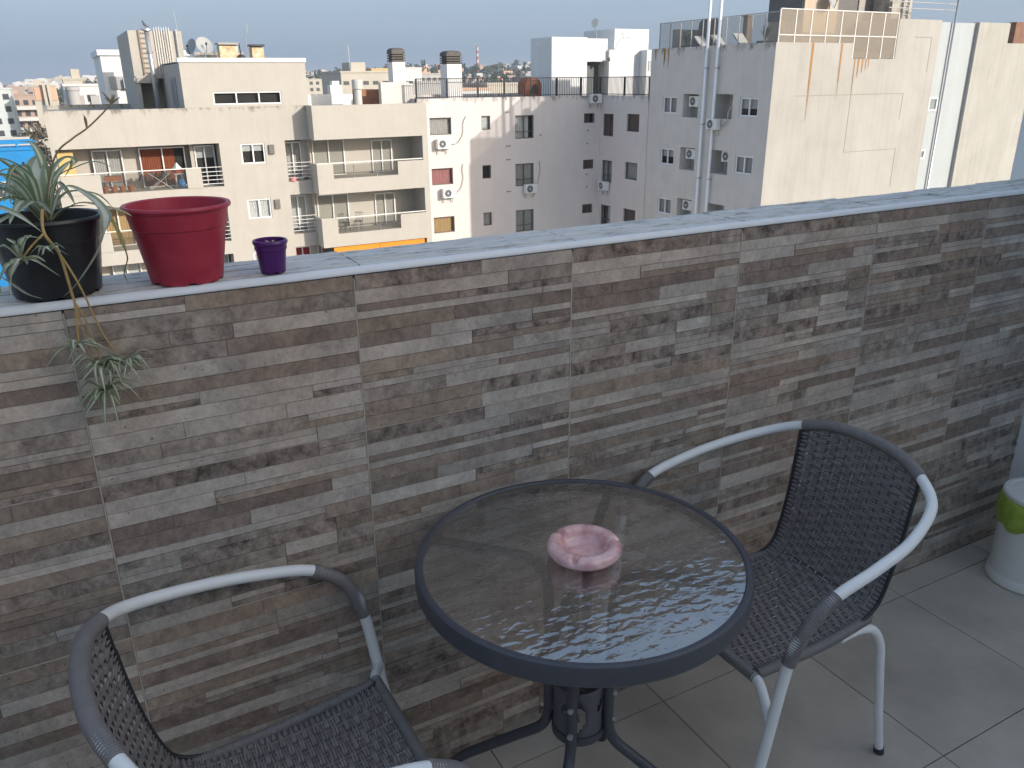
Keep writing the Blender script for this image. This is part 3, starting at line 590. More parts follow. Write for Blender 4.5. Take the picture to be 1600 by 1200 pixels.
# ------------------------------------------------------------------ ashtray
AM = mat('pink_marbled_glaze', (0.66, 0.27, 0.28), 0.14, 0.12, 34, col2=(0.84, 0.58, 0.54), coat=0.8)
prof = [(0.0, .0005), (.046, .0005), (.054, .004), (.0635, .011), (.0668, .018), (.0660, .0245), (.0620, .0295), (.0550, .0320), (.0480, .0318), (.0445, .0295), (.0425, .022), (.040, .0125), (.032, .0090), (.015, .0082), (0.0005, .0080)]
def anf(r, z, a, k):
    if 4 <= k <= 10:
        for na in (1.95, 3.85, 5.95):
            dd = abs((a - na + PI) % (2 * PI) - PI)
            if dd < 0.16: z -= max(0, z - .0195) * (0.5 + 0.5 * math.cos(dd / 0.16 * PI)) * 0.95
    return r, z
obj('ashtray', MB().lathe(prof, 160, (0.6925, -0.327, TZ + .0008), anf), AM, None, 'pink marbled ceramic ashtray on the glass table', 'ashtray', smooth=True)

# ------------------------------------------------------------------ chairs
WT = mat('white_tube_paint', (0.84, 0.83, 0.81), 0.35, 0.04, 20, spec=0.5)
WRAP = mat('grey_plastic_wrap', (0.205, 0.185, 0.178), 0.5, 0.12, 60)
WICK = mat('grey_wicker', (0.225, 0.203, 0.195), 0.42, 0.25, 45)
def make_chair():
    t = empty('wicker_chair', (0, 0, 0)); R0 = 0.0108
    half = [(-.258, 0, .735), (-.25, .09, .73), (-.228, .155, .715), (-.185, .215, .690), (-.08, .255, .665), (.03, .268, .645), (.13, .268, .620), (.19, .262, .565), (.212, .255, .50), (.236, .25, .33), (.268, .245, .10), (.282, .243, .008)]
    full = [(x, -y, z) for (x, y, z) in half[::-1]] + half[1:]
    path = spline(full, 10)
    fr = obj('frame', MB().tube(path, R0, 14), WT, t, smooth=True, local=True)
    for s in (-1, 1): obj('foot_cap', MB().tube([(.280, s * .243, .022), (.283, s * .243, .0)], .0122, 12), BLACKM, fr, local=True)
    def wrap(name, pts, r, par_, pitch=0.0048):
        P = resample(spline(pts, 24), pitch / 3); rad = [r + 0.0012 * (1 if k % 3 else -0.7) for k in range(len(P))]
        return obj(name, MB().tube(P, r, 14, radii=rad), WRAP, par_, smooth=True, local=True)
    i = len(half) - 1
    wrap('back_wrap', full[i - 2:i + 3], .0124, t, .0046)
    for s in (-1, 1): wrap('arm_wrap', [(.125, s * .268, .622), (.165, s * .2655, .596), (.19, s * .262, .565), (.203, s * .2585, .532), (.212, s * .255, .50)], .0124, t)
    sf = wrap('seat_frame', [(-.150, .146, .396), (.0, .158, .392), (.190, .168, .405)], .0098, t, .0048)
    wrap('seat_rail', [(-.150, -.146, .396), (.0, -.158, .392), (.190, -.168, .405)], .0098, sf, .0048)
    wrap('front_rail', [(.200, -.178, .404), (.203, 0, .404), (.200, .178, .404)], .0098, sf, .0048)
    wrap('rear_rail', [(-.158, -.146, .394), (-.160, 0, .394), (-.158, .146, .394)], .0085, sf, .0048)
    for s in (-1, 1):
        obj('stub', MB().tube(spline([(.200, s * .170, .404), (.204, s * .190, .402), (.222, s * .228, .385), (.232, s * .248, .376)], 4), .0098, 12), WT, t, smooth=True, local=True)
        lg = obj('rear_leg', MB().tube(spline([(-.06, s * .150, .378), (-.115, s * .150, .380), (-.160, s * .153, .368), (-.188, s * .157, .325), (-.200, s * .159, .26), (-.222, s * .163, .12), (-.243, s * .167, .008)], 7), .0102, 12), WT, t, smooth=True, local=True)
        obj('foot_cap', MB().tube([(-.2415, s * .1666, .018), (-.2445, s * .167, .0)], .0118, 12), BLACKM, lg, local=True)
    # woven sheet from the top tube down the back and forward to the front rail
    prof = spline([(-.252, 0, .722), (-.240, 0, .66), (-.218, 0, .56), (-.190, 0, .47), (-.160, 0, .418), (-.105, 0, .398), (0, 0, .392), (.10, 0, .396), (.198, 0, .410)], 16)
    prof = resample(prof, 0.004); NS = len(prof) - 1
    cum = [0.0]
    for a, b in zip(prof, prof[1:]): cum.append(cum[-1] + (b - a).length)
    Ltot = cum[-1]
    def S(s, tt):
        x = max(0, min(1, s)) * NS; k = min(int(x), NS - 1); p = prof[k].lerp(prof[k + 1], x - k)
        hb = max(0.0, (p.z - .42) / .30); hw = .150 + .012 * min(1, max(0, (p.x + .15) / .35)) + .006 * hb
        q = Vector((p.x + 0.028 * hb * tt * tt, tt * hw, p.z - 0.010 * hb * tt * tt * (1 if hb > .8 else 0) - (0.006 * (1 - tt * tt) if hb <= 0 else 0)))
        d = (prof[k + 1] - prof[k]).normalized(); nrm = Vector((-d.z, 0, d.x)); 
        if nrm.z < 0 and nrm.x < 0: nrm = -nrm
        return q, nrm, d
    pitch = 0.0050; NW = int(Ltot / pitch); MWP = 13; b = MB(); jr = random.Random(9); jit = [jr.gauss(0, .00045) / Ltot for _ in range(NW)]; wob = [jr.gauss(0, .0004) / Ltot for _ in range(NW)]
    for i in range(NW):
        s0 = (i + 0.5) / NW; par_ = (i // 2) % 2; pc = ((i // 2) * 2 + 1.0) / NW
        NT = MWP * 4; i0 = len(b.v)
        for j in range(NT + 1):
            tt = -1 + 2 * j / NT; ph = (tt + 1) / 2 * MWP
            e = max(0, (abs(tt) - .80) / .20); s = s0 + jit[i] + wob[i] * math.sin(tt * 5 + i) + (pc - s0) * 0.75 * min(1, e * 1.3)
            q, nr, d = S(s, tt); h = 0.0021 * math.cos(PI * (ph + par_)) * (1 - min(1, e)) + 0.0010
            wd = .0021 * (1 - 0.25 * min(1, e))
            for off, hh in ((-wd, -.0007), (0, .0005), (wd, -.0007)): b.v.append(tuple(q + d * off + nr * (h + hh)))
        for j in range(NT):
            for k in range(2): a = i0 + j * 3 + k; b.f.append((a, a + 1, a + 4, a + 3))
    wv = obj('weave', b, WICK, t, smooth=True, local=True, kind='stuff')
    b = MB()
    for m_ in range(MWP):
        tt = -1 + 2 * (m_ + 0.5) / MWP
        if abs(tt) > .93: continue
        i0 = len(b.v); N = 90
        for k in range(N + 1):
            q, nr, d = S(k / N, tt); b.v += [tuple(q + Vector((0, -.0100, 0)) - nr * .0004), tuple(q + Vector((0, .0100, 0)) - nr * .0004)]
        for k in range(N): a = i0 + k * 2; b.f.append((a, a + 1, a + 3, a + 2))
    obj('warp_strands', b, mat('wicker_gap_shade', (0.110, 0.100, 0.098), 0.6, 0.2, 45), wv, local=True)  # warps tinted darker: shade of the weave holes put into their colour
    for sgn in (-1, 1): obj('side_rod', MB().tube([S(k / 60, sgn)[0] for k in range(61)], .0042, 8), mat('dark_rod', (0.03, 0.029, 0.032), 0.5, 0.1, 20), t, smooth=True, local=True)
    return t
ch = make_chair()
setp(ch, 'grey wicker chair with white tube arms right of the table', 'chair', 'wicker chairs at the bistro table')
ch2 = copy_tree(ch)
setp(ch2, 'grey wicker chair left of the table, cropped by the bottom edge', 'chair', 'wicker chairs at the bistro table')
ch.location = (1.198, -0.297, 0); ch.rotation_euler = (0, 0, 3.137)
ch2.location = (0.160, -0.300, 0); ch2.rotation_euler = (0, 0, 0.011)

# ------------------------------------------------------------------ bin
BX, BY = 2.428, -0.214
binm = mat('white_bin_plastic', (0.76, 0.75, 0.71), 0.4, 0.04, 10)
bn = empty('pedal_bin', (BX, BY, 0), 'white round pedal bin with lime green liner by the divider wall', 'bin')
o = obj('body', MB().lathe([(0, .001), (.104, .001), (.108, .006), (.107, .030), (.1035, .036), (.1015, .25), (.1015, .282), (0.0, .282)], 56, (BX, BY, 0)), binm, bn); smooth_by_angle(o, .5)
o = obj('lid', MB().lathe([(.1050, .284), (.1085, .288), (.1085, .298), (.104, .3025), (.090, .3035), (.087, .3015), (.05, .306), (.0005, .308)], 56, (BX, BY, 0)), binm, bn); smooth_by_angle(o, .5)
hd = Vector((0.80, 0.60, 0)); hc = Vector((BX, BY, .245)) + hd * .098
obj('hinge', MB().box(hc.x - .03, hc.x + .03, hc.y - .018, hc.y + .020, .255, .330), binm, bn)
rb = random.Random(8); nzs = [rb.uniform(-1, 1) for _ in range(40)]
def bagf(r, z, a, k):
    x = a / (2 * PI) * 40; i = int(x) % 40; f = x - int(x); v = nzs[i] * (1 - f) + nzs[(i + 1) % 40] * f; v2 = nzs[(i * 3) % 40] * (1 - f) + nzs[((i + 1) * 3) % 40] * f
    return r + 0.0035 * v * (k > 0), z + (0.010 * v2 if k >= 4 else 0.003 * v2 * (k > 0))
obj('liner', MB().lathe([(.1035, .286), (.1095, .280), (.1135, .264), (.1165, .248), (.1135, .236), (.1150, .222), (.1120, .204), (.1045, .192)], 80, (BX, BY, 0), bagf), mat('lime_plastic_film', (0.30, 0.42, 0.035), 0.3, 0.2, 25, col2=(0.40, 0.50, 0.10)), bn, smooth=True)
obj('pedal', MB().box(BX - .075, BX - .020, BY - .128, BY - .098, .006, .016), BLACKM, bn)

# ================================================================== the buildings opposite
M_, B_, K_, G_, F_ = ('Y', 43.3), ('Y', 42.15), ('Y', 43.5), ('X', 30.75), ('Y', 29.09)
def T(pl, u, d, z): return (u, pl[1] + d, z) if pl[0] == 'Y' else (pl[1] + d, u, z)
def fbox(mb, pl, u0, u1, d0, d1, z0, z1):
    a = T(pl, u0, d0, z0); b = T(pl, u1, d1, z1); return mb.box(a[0], b[0], a[1], b[1], a[2], b[2])
def hole_wall(mb, pl, u0, u1, z0, z1, holes):
    """front sheet with niches; holes = (u0, u1, z0, z1, depth)"""
    us = sorted({u0, u1} | {h[0] for h in holes} | {h[1] for h in holes}); zs = sorted({z0, z1} | {h[2] for h in holes} | {h[3] for h in holes})
    us = [u for u in us if u0 <= u <= u1]; zs = [z for z in zs if z0 <= z <= z1]
    for a, b in zip(us, us[1:]):
        for c, d in zip(zs, zs[1:]):
            um, zm = (a + b) / 2, (c + d) / 2
            if not any(h[0] < um < h[1] and h[2] < zm < h[3] for h in holes): mb.quad(T(pl, a, 0, c), T(pl, b, 0, c), T(pl, b, 0, d), T(pl, a, 0, d))
    for (a, b, c, d, e) in holes:
        mb.quad(T(pl, a, 0, c), T(pl, a, e, c), T(pl, a, e, d), T(pl, a, 0, d)); mb.quad(T(pl, b, 0, c), T(pl, b, e, c), T(pl, b, e, d), T(pl, b, 0, d))
        mb.quad(T(pl, a, 0, c), T(pl, b, 0, c), T(pl, b, e, c), T(pl, a, e, c)); mb.quad(T(pl, a, 0, d), T(pl, b, 0, d), T(pl, b, e, d), T(pl, a, e, d))
        mb.quad(T(pl, a, e, c), T(pl, b, e, c), T(pl, b, e, d), T(pl, a, e, d))
WR = random.Random(77)
def window(par_, pl, u0, u1, z0, z1, fm=None, n=2, cur='grey', d=0.10, fw=0.05, trans=None, blind=0.0, gap=0.0, name='window', glass=True):
    """frame with mullions (part) > panes, curtain (sub-parts)"""
    fm = fm or ALU
    if u0 > u1: u0, u1 = u1, u0
    g = 0.004; u0 += g; u1 -= g; z0 += g; z1 -= g; mb = MB()
    fbox(mb, pl, u0, u0 + fw, d, d + .06, z0, z1); fbox(mb, pl, u1 - fw, u1, d, d + .06, z0, z1)
    fbox(mb, pl, u0 + fw, u1 - fw, d, d + .06, z0, z0 + fw); fbox(mb, pl, u0 + fw, u1 - fw, d, d + .06, z1 - fw, z1)
    for k in range(1, n):
        uc = u0 + (u1 - u0) * k / n; fbox(mb, pl, uc - fw * .5, uc + fw * .5, d + .002, d + .055, z0 + fw, z1 - fw)
    if trans: fbox(mb, pl, u0 + fw, u1 - fw, d - .002, d + .05, z0 + trans - fw * .4, z0 + trans + fw * .4)
    f = obj(name, mb, fm, par_)
    for k in range(n):
        a = u0 + (u1 - u0) * k / n + fw * .5; b = u0 + (u1 - u0) * (k + 1) / n - fw * .5; dd = d + .025 + .008 * (k % 2)
        if glass: obj('pane', MB().quad(T(pl, a, dd, z0 + fw * .6), T(pl, b, dd, z0 + fw * .6), T(pl, b, dd, z1 - fw * .6), T(pl, a, dd, z1 - fw * .6)), PANE, f)
    if cur == 'dark' or gap: obj('room_shade', MB().quad(T(pl, u0, d + .19, z0), T(pl, u1, d + .19, z0), T(pl, u1, d + .19, z1), T(pl, u0, d + .19, z1)), DARK, f)  # dark-coloured sheet stands in for the unlit depth of the room
    if cur != 'dark':
        cb_ = MB(); N = max(10, int((u1 - u0 - gap) / .035)); ph = WR.uniform(0, 6)
        for k in range(N + 1):
            u = u0 + .01 + (u1 - u0 - .02 - gap) * k / N; e = d + .13 + (.02 * math.sin(k * 1.9 + ph) + .008 * math.sin(k * 3.3 + ph) if cur != 'blind' else 0)
            cb_.v += [T(pl, u, e, z0 + .01 + (blind if cur == 'blind' else 0)), T(pl, u, e, z1 - .01)]
        for k in range(N): cb_.f.append((2 * k, 2 * k + 2, 2 * k + 3, 2 * k + 1))
        obj('curtain', cb_, CURT[cur], f, smooth=True)
        if cur == 'blind': obj('room_shade', MB().quad(T(pl, u0, d + .17, z0), T(pl, u1, d + .17, z0), T(pl, u1, d + .17, z1), T(pl, u0, d + .17, z1)), DARK, f)
    return f
def rail(par_, pl, u0, u1, d, zs, r=0.02, mm=None, name='rail'):
    mb = MB()
    for z in zs: mb.tube([T(pl, u0, d, z), T(pl, u1, d, z)], r, 6)
    return obj(name, mb, mm or RAILW, par_)

# ---------------- cream apartment building
cr = empty('cream_apartment_building', (9, 48, -24), 'cream apartment block with recessed balconies and a penthouse behind the pots', 'building')
SH = 2.82
holes = []
for k in range(3):
    dz = -SH * k
    holes += [(-.10, 7.27, -3.56 + dz, -1.42 + dz, 1.55), (8.31, 9.53, -2.52 + dz, -1.50 + dz, .32), (10.60, 11.86, -3.54 + dz, -1.42 + dz, 1.0)]
mb = MB(); hole_wall(mb, M_, -.27, 11.86, -24, .30, holes)
mb.quad((-.27, 43.3, -24), (-.27, 43.3, .30), (-.27, 56, .30), (-.27, 56, -24)); mb.quad((18.235, 42.15, -24), (18.235, 56, -24), (18.235, 56, 0.2), (18.235, 42.15, 0.2)); mb.quad((-.27, 56, -24), (18.24, 56, -24), (18.24, 56, .3), (-.27, 56, .3))
mb.quad((-.27, 43.3, .30), (5.9, 43.3, .30), (5.9, 43.5, .30), (-.27, 43.5, .30)); mb.quad((-.27, 43.5, .05), (5.9, 43.5, .05), (5.9, 43.5, .30), (-.27, 43.5, .30)); mb.box(-.265, -.07, 43.5, 56, .05, .298)
obj('wall', mb, CREAM, cr)
obj('roof', MB().box(-.06, 18.2, 43.52, 55.9, -.15, .05), CONC, cr)
for k in range(3):
    dz = -SH * k; mb = MB()
    obj('balcony_parapet', MB().box(-.10, 1.60, 43.26, 43.38, -3.56 + dz, -2.64 + dz), CREAMB, cr); obj('balcony_parapet', MB().box(5.50, 6.24, 43.26, 43.38, -3.56 + dz, -2.58 + dz), CREAMB, cr)
    f = obj('balcony_glass', MB().box(1.60, 5.50, 43.31, 43.322, -3.54 + dz, -2.66 + dz), PANEB, cr)
    rail(cr, M_, -.1, 6.25, .02, [-2.58 + dz], .03); rail(cr, M_, 6.25, 7.26, .02, [-2.58 + dz, -2.80 + dz, -3.0 + dz, -3.2 + dz, -3.4 + dz], .018)
    window(cr, M_, 1.42, 2.80, -3.54 + dz, -1.60 + dz, ALU, 2, ['grey', 'tan', 'white'][k], 1.30, .06); window(cr, M_, 3.56, 5.75, -3.54 + dz, -1.58 + dz, ALU, 2, ['rust', 'blind', 'grey'][k], 1.30, .06, gap=0.5 if k == 0 else 0)
    window(cr, M_, 6.16, 7.16, -3.54 + dz, -1.55 + dz, ALU, 2, 'blind', 0.95, .06, blind=1.35)
    obj('partition', MB().box(5.95, 6.12, 44.2, 44.84, -3.55 + dz, -1.43 + dz), CREAMB, cr)
    if k == 0: obj('ochre_panel', MB().box(-.06, .62, 43.75, 43.80, -3.5, -1.57), mat('ochre_paint', (0.58, 0.40, 0.16), 0.8, 0.08, 3), cr)
    window(cr, M_, 8.31, 9.53, -2.52 + dz, -1.50 + dz, ALU, 2, ['blind', 'white', 'grey'][k], .04, .07, blind=.62)
    v = obj('vent_box', MB().box(9.72, 10.0, 43.20, 43.295, -2.08 + dz, -1.60 + dz), mat('vent_grey', (0.16, 0.155, 0.14), 0.7, 0.15, 8), cr)
    mb = MB()
    for q in range(5): mb.box(9.745, 9.975, 43.185, 43.20, -2.04 + dz + q * .085, -2.0 + dz + q * .085)
    obj('louvre', mb, MATS['vent_grey'], v)
    window(cr, M_, 10.66, 11.60, -3.52 + dz, -1.55 + dz, ALU, 2, ['grey', 'blind', 'crimson'][k], .72, .06, blind=.1)
    rail(cr, M_, 10.60, 11.86, .02, [-2.58 + dz, -2.78 + dz, -2.97 + dz, -3.16 + dz, -3.35 + dz], .018)
# projecting block
mb = MB(); mb.box(11.862, 18.23, 42.15, 42.42, -1.40, .30); mb.box(11.862, 18.23, 42.42, 43.9, -1.40, -1.18); mb.box(11.862, 12.06, 42.42, 43.30, -1.18, .30); mb.box(18.03, 18.23, 42.42, 43.9, -1.18, .30); mb.box(12.06, 18.03, 42.42, 43.5, -.05, .05)
fl_z = [-3.42, -6.36, -9.1]; ce_z = [-1.40, -4.21, -7.06]; bot = [-4.21, -7.06, -24]
tops = [(-2.65, -2.70), (-5.50, -5.60), (-8.3, -8.4)]
for k in range(3):
    fz, cz, bz = fl_z[k], ce_z[k], bot[k]
    mb.box(11.862, 18.23, 42.15, 42.42, bz, fz)                                   # band under the balcony
    mb.box(11.862, 18.23, 42.42, 43.9, fz - .2, fz)                               # slab
    mb.box(11.862, 12.74, 42.15, 42.30, fz, tops[k][0]); mb.box(16.39, 17.92, 42.15, 42.30, fz, tops[k][1])
    mb.box(11.862, 12.0, 42.30, 43.3, fz, tops[k][0]); mb.box(11.864, 12.0, 42.42, 43.9, max(bz + .2, fz - 1.2), fz - .2); mb.box(17.92, 18.23, 42.15, 43.9, fz, cz)
    mb.box(11.60, 18.23, 43.9, 44.1, fz, cz)                                       # back wall
    if k < 2: mb.box(11.862, 18.23, 42.42, 43.9, bz, bz + .2)
obj('block_wall', mb, CREAMB, cr)
for k in range(3):
    fz = fl_z[k]; P9 = ('Y', 43.9)
    obj('balcony_glass', MB().box(12.74, 16.39, 42.20, 42.212, fz + .02, tops[k][1] - .02), PANEB, cr)
    mb = MB()
    for u in (13.9, 15.2): mb.box(u - .02, u + .02, 42.215, 42.25, fz, tops[k][1])
    obj('glass_post', mb, GALV, cr)
    rail(cr, B_, 11.88, 17.92, .06, [tops[k][1] + .08], .035)
    window(cr, P9, 12.15, 13.95, fz + .01, fz + 1.95, ALU, 2, ['blind', 'grey', 'white'][k], -.08, .06, blind=.45); window(cr, P9, 15.5, 16.72, fz + .01, fz + 1.80, ALU, 2, 'blind', -.08, .06, blind=.05)
aw = mat('orange_awning', (0.75, 0.26, 0.015), 0.7, 0.06, 3)
obj('awning', MB().box(12.45, 15.1, 42.30, 42.36, -8.2, -7.10), aw, cr); obj('awning', MB().box(15.13, 17.85, 42.30, 42.36, -8.2, -7.10), aw, cr)
# penthouse, coping, stair door
mb = MB(); PH = ('Y', 43.3); hole_wall(mb, PH, 5.9, 12.05, .30, 2.40, [(7.29, 10.67, .41, 1.02, .3)])
mb.quad((5.9, 43.3, .05), (5.9, 54, .05), (5.9, 54, 2.40), (5.9, 43.3, 2.40)); mb.quad((12.05, 43.3, .05), (12.05, 54, .05), (12.05, 54, 2.4), (12.05, 43.3, 2.4)); mb.quad((5.9, 54, .05), (12.05, 54, .05), (12.05, 54, 2.4), (5.9, 54, 2.4))
obj('penthouse_wall', mb, CREAMB, cr)
obj('coping', MB().box(5.84, 12.10, 43.24, 43.55, 2.40, 2.60), WHITEP, cr); obj('penthouse_roof', MB().box(5.9, 12.05, 43.55, 54, 2.36, 2.44), CONC, cr)
window(cr, PH, 7.29, 10.67, .41, 1.02, ALU, 3, 'dark', .03, .06)
dr = obj('roof_door', MB().box(5.84, 5.895, 45.2, 47.0, .06, 1.75), mat('grey_door_paint', (0.33, 0.33, 0.35), 0.5, 0.05, 6), cr)
mb = MB()
for q in range(7): mb.box(5.825, 5.838, 45.35 + q * .22, 45.41 + q * .22, .1, 1.7)
obj('door_grille', mb, GALV, dr)
# tank tower
mb = MB(); mb.box(4.42, 7.15, 50, 57.5, 1.70, 4.13); mb.box(4.42, 4.66, 50, 57.5, .05, 1.70); mb.box(4.66, 7.15, 51.6, 57.5, .05, 1.70)
obj('tank_tower', mb, CREAMB, cr); obj('tower_soffit', MB().box(4.36, 5.60, 49.9, 50, 1.47, 1.72), CREAM, cr)
mb = MB()
for u in (4.95, 5.38): mb.box(u, u + .05, 49.86, 49.91, 1.9, 4.2)
for q in range(9): mb.box(5.0, 5.38, 49.87, 49.90, 2.0 + q * .25, 2.03 + q * .25)
obj('ladder', mb, mat('rusty_steel', (0.30, 0.20, 0.13), 0.8, 0.25, 20), cr)
for q in range(7): obj('vent_pipe', MB().tube([(5.75 + q * .125, 49.92, 1.9), (5.75 + q * .125, 49.92, 4.15 + .14 + .02 * (q % 3))], .02, 8), RAILW, cr)
obj('corner_pipe', MB().tube([(6.85, 49.9, 1.6), (6.85, 49.9, 4.2)], .06, 8), GALV, cr)
fx = empty('flue_pipe', (5.05, 47, .05), 'tall galvanised flue pipe with cap on the cream roof', 'flue')
obj('pipe', MB().tube([(5.08, 47, .05), (5.06, 47, 4.0)], .115, 14), GALV, fx, smooth=True); obj('collar', MB().lathe([(.12, 2.9), (.16, 2.92), (.16, 3.0), (.12, 3.02)], 14, (5.065, 47, 0)), GALV, fx)
obj('cap', MB().lathe([(.0, 4.12), (.26, 4.06), (.28, 3.98), (.12, 3.94)], 16, (5.06, 47, 0)), GALV, fx)
# pigeon on the flue cap
pg = MB(); sp0 = spline([(5.20, 47, 4.16), (5.10, 47, 4.20), (5.02, 47, 4.27), (4.98, 47, 4.34), (4.97, 47, 4.40), (4.94, 47, 4.41), (4.90, 47, 4.40)], 4); rad = [.015, .05, .075, .055, .035, .04, .006]
rs = []
for i in range(len(rad) - 1):
    for k in range(4): rs.append(rad[i] + (rad[i + 1] - rad[i]) * k / 4)
rs.append(rad[-1]); pg.tube(sp0, .05, 10, radii=rs); pg.tube([(5.03, 46.98, 4.22), (5.03, 46.98, 4.10)], .008, 5); pg.tube([(5.03, 47.03, 4.22), (5.03, 47.03, 4.10)], .008, 5)
obj('pigeon', pg, mat('pigeon_grey', (0.11, 0.11, 0.13), 0.7, 0.3, 30), None, 'small grey pigeon perched on the flue pipe cap', 'bird', smooth=True)
def dish(name, c, r, yaw, tilt, label, dark=True):
    t = empty(name, (c[0], c[1], c[2]), label, 'satellite dish'); Mx = Matrix.Translation((c[0], c[1], c[2] + r + .15)) @ Matrix.Rotation(yaw, 4, 'Z') @ Matrix.Rotation(tilt, 4, 'X')
    b = MB().lathe([(r * k / 6, .22 * r * (k / 6) ** 2) for k in range(7)], 24); b.v = [tuple(Mx @ Vector(v)) for v in b.v]
    o = obj('reflector', b, mat('dish_grey', (0.33, 0.34, 0.34), 0.6, 0.06, 6), t, smooth=True)
    b = MB().tube([(0, -r * .9, .22 * r), (0, -r * .25, r * .75)], .015, 6).tube([(0, -r * .2, r * .66), (0, -.0, r * .82)], .05, 8); b.v = [tuple(Mx @ Vector(v)) for v in b.v]
    obj('feed_arm', b, BLACKM if dark else GALV, t); obj('mast', MB().tube([(c[0], c[1] + .06, c[2]), (c[0], c[1] + .06, c[2] + r + .15)], .03, 8), GALV, t)
dish('satellite_dish', (7.45, 45, 2.62), .43, .25, 1.15, 'large grey satellite dish on the penthouse roof')
dish('satellite_dish', (7.02, 46, 2.62), .40, -1.05, 1.25, 'edge-on grey satellite dish beside the large dish')
RUST = mat('rust_stained_cream', (0.50, 0.34, 0.15), 0.9, 0.25, 3.0, col2=(0.62, 0.56, 0.42))
for (x0, x1, h, lab) in ((8.36, 9.30, 3.25, 'wide rust stained chimney with flat slab on the penthouse roof'), (10.02, 10.63, 3.18, 'narrow rust stained chimney with dark cap on the penthouse roof')):
    t = empty('roof_chimney', ((x0 + x1) / 2, 46.3, 2.44), lab, 'chimney'); obj('shaft', MB().box(x0, x1, 46, 46.7, 2.44, h), RUST, t)
    obj('cap', MB().box(x0 - .06, x1 + .06, 45.94, 46.76, h + .06, h + .16), CONC if x0 < 9 else BLACKM, t); obj('cap_support', MB().box(x0 + .05, x1 - .05, 46.05, 46.65, h, h + .06), DARK, t)
obj('parapet_behind', MB().box(7.4, 10.0, 48, 48.2, 2.44, 3.0), CREAM, cr)
an = empty('roof_antenna', (9.75, 46, 2.44), 'thin rooftop antenna masts with a coiled cable between the chimneys', 'antenna')
obj('mast', MB().tube([(9.75, 46, 2.44), (9.73, 46, 4.1)], .025, 6), GALV, an); obj('whip', MB().tube([(9.9, 46, 3.9), (9.9, 46, 4.35)], .012, 5), GALV, an); obj('crossbar', MB().tube([(9.7, 46, 4.05), (10.0, 46, 4.02)], .012, 5), GALV, an)
obj('coil', MB().lathe([(.10, .0), (.22, .05), (.24, .2), (.12, .32), (.05, .34)], 14, (9.42, 46, 2.5)), BLACKM, an, smooth=True); obj('cable', MB().tube([(9.42, 46, 2.8), (9.38, 46, 3.4)], .03, 6), BLACKM, an)
obj('whip_antenna', MB().tube([(6.95, 49, 2.44), (6.78, 49, 5.0)], .016, 5), GALV, None, 'long thin whip antenna rising behind the edge-on dish', 'antenna')
# things on the cream balconies
pt_ = empty('flower_trough', (2.2, 43.6, -2.62), 'long terracotta trough hung on the upper cream balcony', 'planter')
TERRA = mat('terracotta', (0.36, 0.13, 0.06), 0.8, 0.15, 12)
obj('trough', MB().box(1.75, 2.55, 43.45, 43.65, -3.0, -2.76), TERRA, pt_); obj('soil', MB().box(1.78, 2.52, 43.48, 43.62, -2.76, -2.745), SOIL, pt_)
for q in range(4):
    c = (1.75 + q * .38, 43.62, -3.56); t = empty('clay_pot', c, ['leftmost small clay pot behind the upper cream balcony glass', 'second small clay pot from the left behind the balcony glass', 'third small clay pot from the left behind the balcony glass', 'rightmost small clay pot in the row behind the balcony glass'][q], 'plant pot', 'clay pots behind the balcony glass')
    obj('pot_wall', MB().lathe([(0, 0), (.11, 0), (.15, .24), (.165, .24), (.165, .29), (.14, .29), (.13, .25), (0, .25)], 16, c), TERRA, t)
rk = empty('drying_rack', (4.3, 43.9, -3.56), 'folding drying rack with dark and white laundry on the upper cream balcony', 'drying rack')
for s in (-1, 1):
    obj('leg', MB().tube([(3.8, 43.9 + s * .25, -3.55), (4.8, 43.9 + s * .25, -2.75)], .015, 6), ALU, rk); obj('leg', MB().tube([(4.8, 43.9 + s * .25, -3.55), (3.8, 43.9 + s * .25, -2.75)], .015, 6), ALU, rk)
for q in range(6): obj('bar', MB().tube([(3.45 + q * .3, 43.62, -2.75), (3.45 + q * .3, 44.18, -2.75)], .01, 5), ALU, rk)
for q, (x, cc) in enumerate(((3.5, (.03, .03, .035)), (3.85, (.6, .6, .6)), (4.15, (.04, .04, .05)), (4.55, (.28, .30, .27)))):
    b = MB(); N = 8
    for k in range(N + 1):
        y = 43.62 + .56 * k / N; off = .02 * math.sin(k * 2.1 + q); b.v += [(x + .16 + off, y, -3.15 + .06 * (q % 2)), (x, y, -2.735), (x - .16 + off, y, -3.10)]
    for k in range(N):
        for j in range(2): i = k * 3 + j; b.f.append((i, i + 1, i + 4, i + 3))
    obj('garment', b, cloth('laundry_%d' % q, cc), rk, smooth=True)
st = empty('plastic_stool', (5.2, 43.75, -3.56), 'pale stool with red basin and blue bag by the balcony glass', 'stool')
for dx in (-.17, .17):
    for dy in (-.15, .15): obj('leg', MB().tube([(5.2 + dx, 43.75 + dy, -3.55), (5.2 + dx * .8, 43.75 + dy * .8, -2.86)], .02, 6), ALU, st)
obj('seat', MB().box(4.98, 5.42, 43.56, 43.94, -2.86, -2.82), ALU, st)
bs = empty('red_basin', (5.2, 43.75, -2.82), 'shallow red basin with white cloth on the pale stool', 'basin'); obj('bowl', MB().lathe([(0, 0), (.2, 0), (.30, .22), (.29, .22), (.19, .02), (0, .02)], 20, (5.2, 43.75, -2.82)), mat('orange_red_plastic', (0.55, 0.10, 0.04), 0.4, 0.1, 8), bs)
b = MB().lathe([(.24, .16), (.2, .27), (.12, .36), (.05, .48), (.01, .52)], 12, (5.16, 43.75, -2.82), lambda r, z, a, k: (r * (1 + .25 * math.sin(3 * a)), z)); obj('cloth_heap', b, CURT['white'], bs, smooth=True)
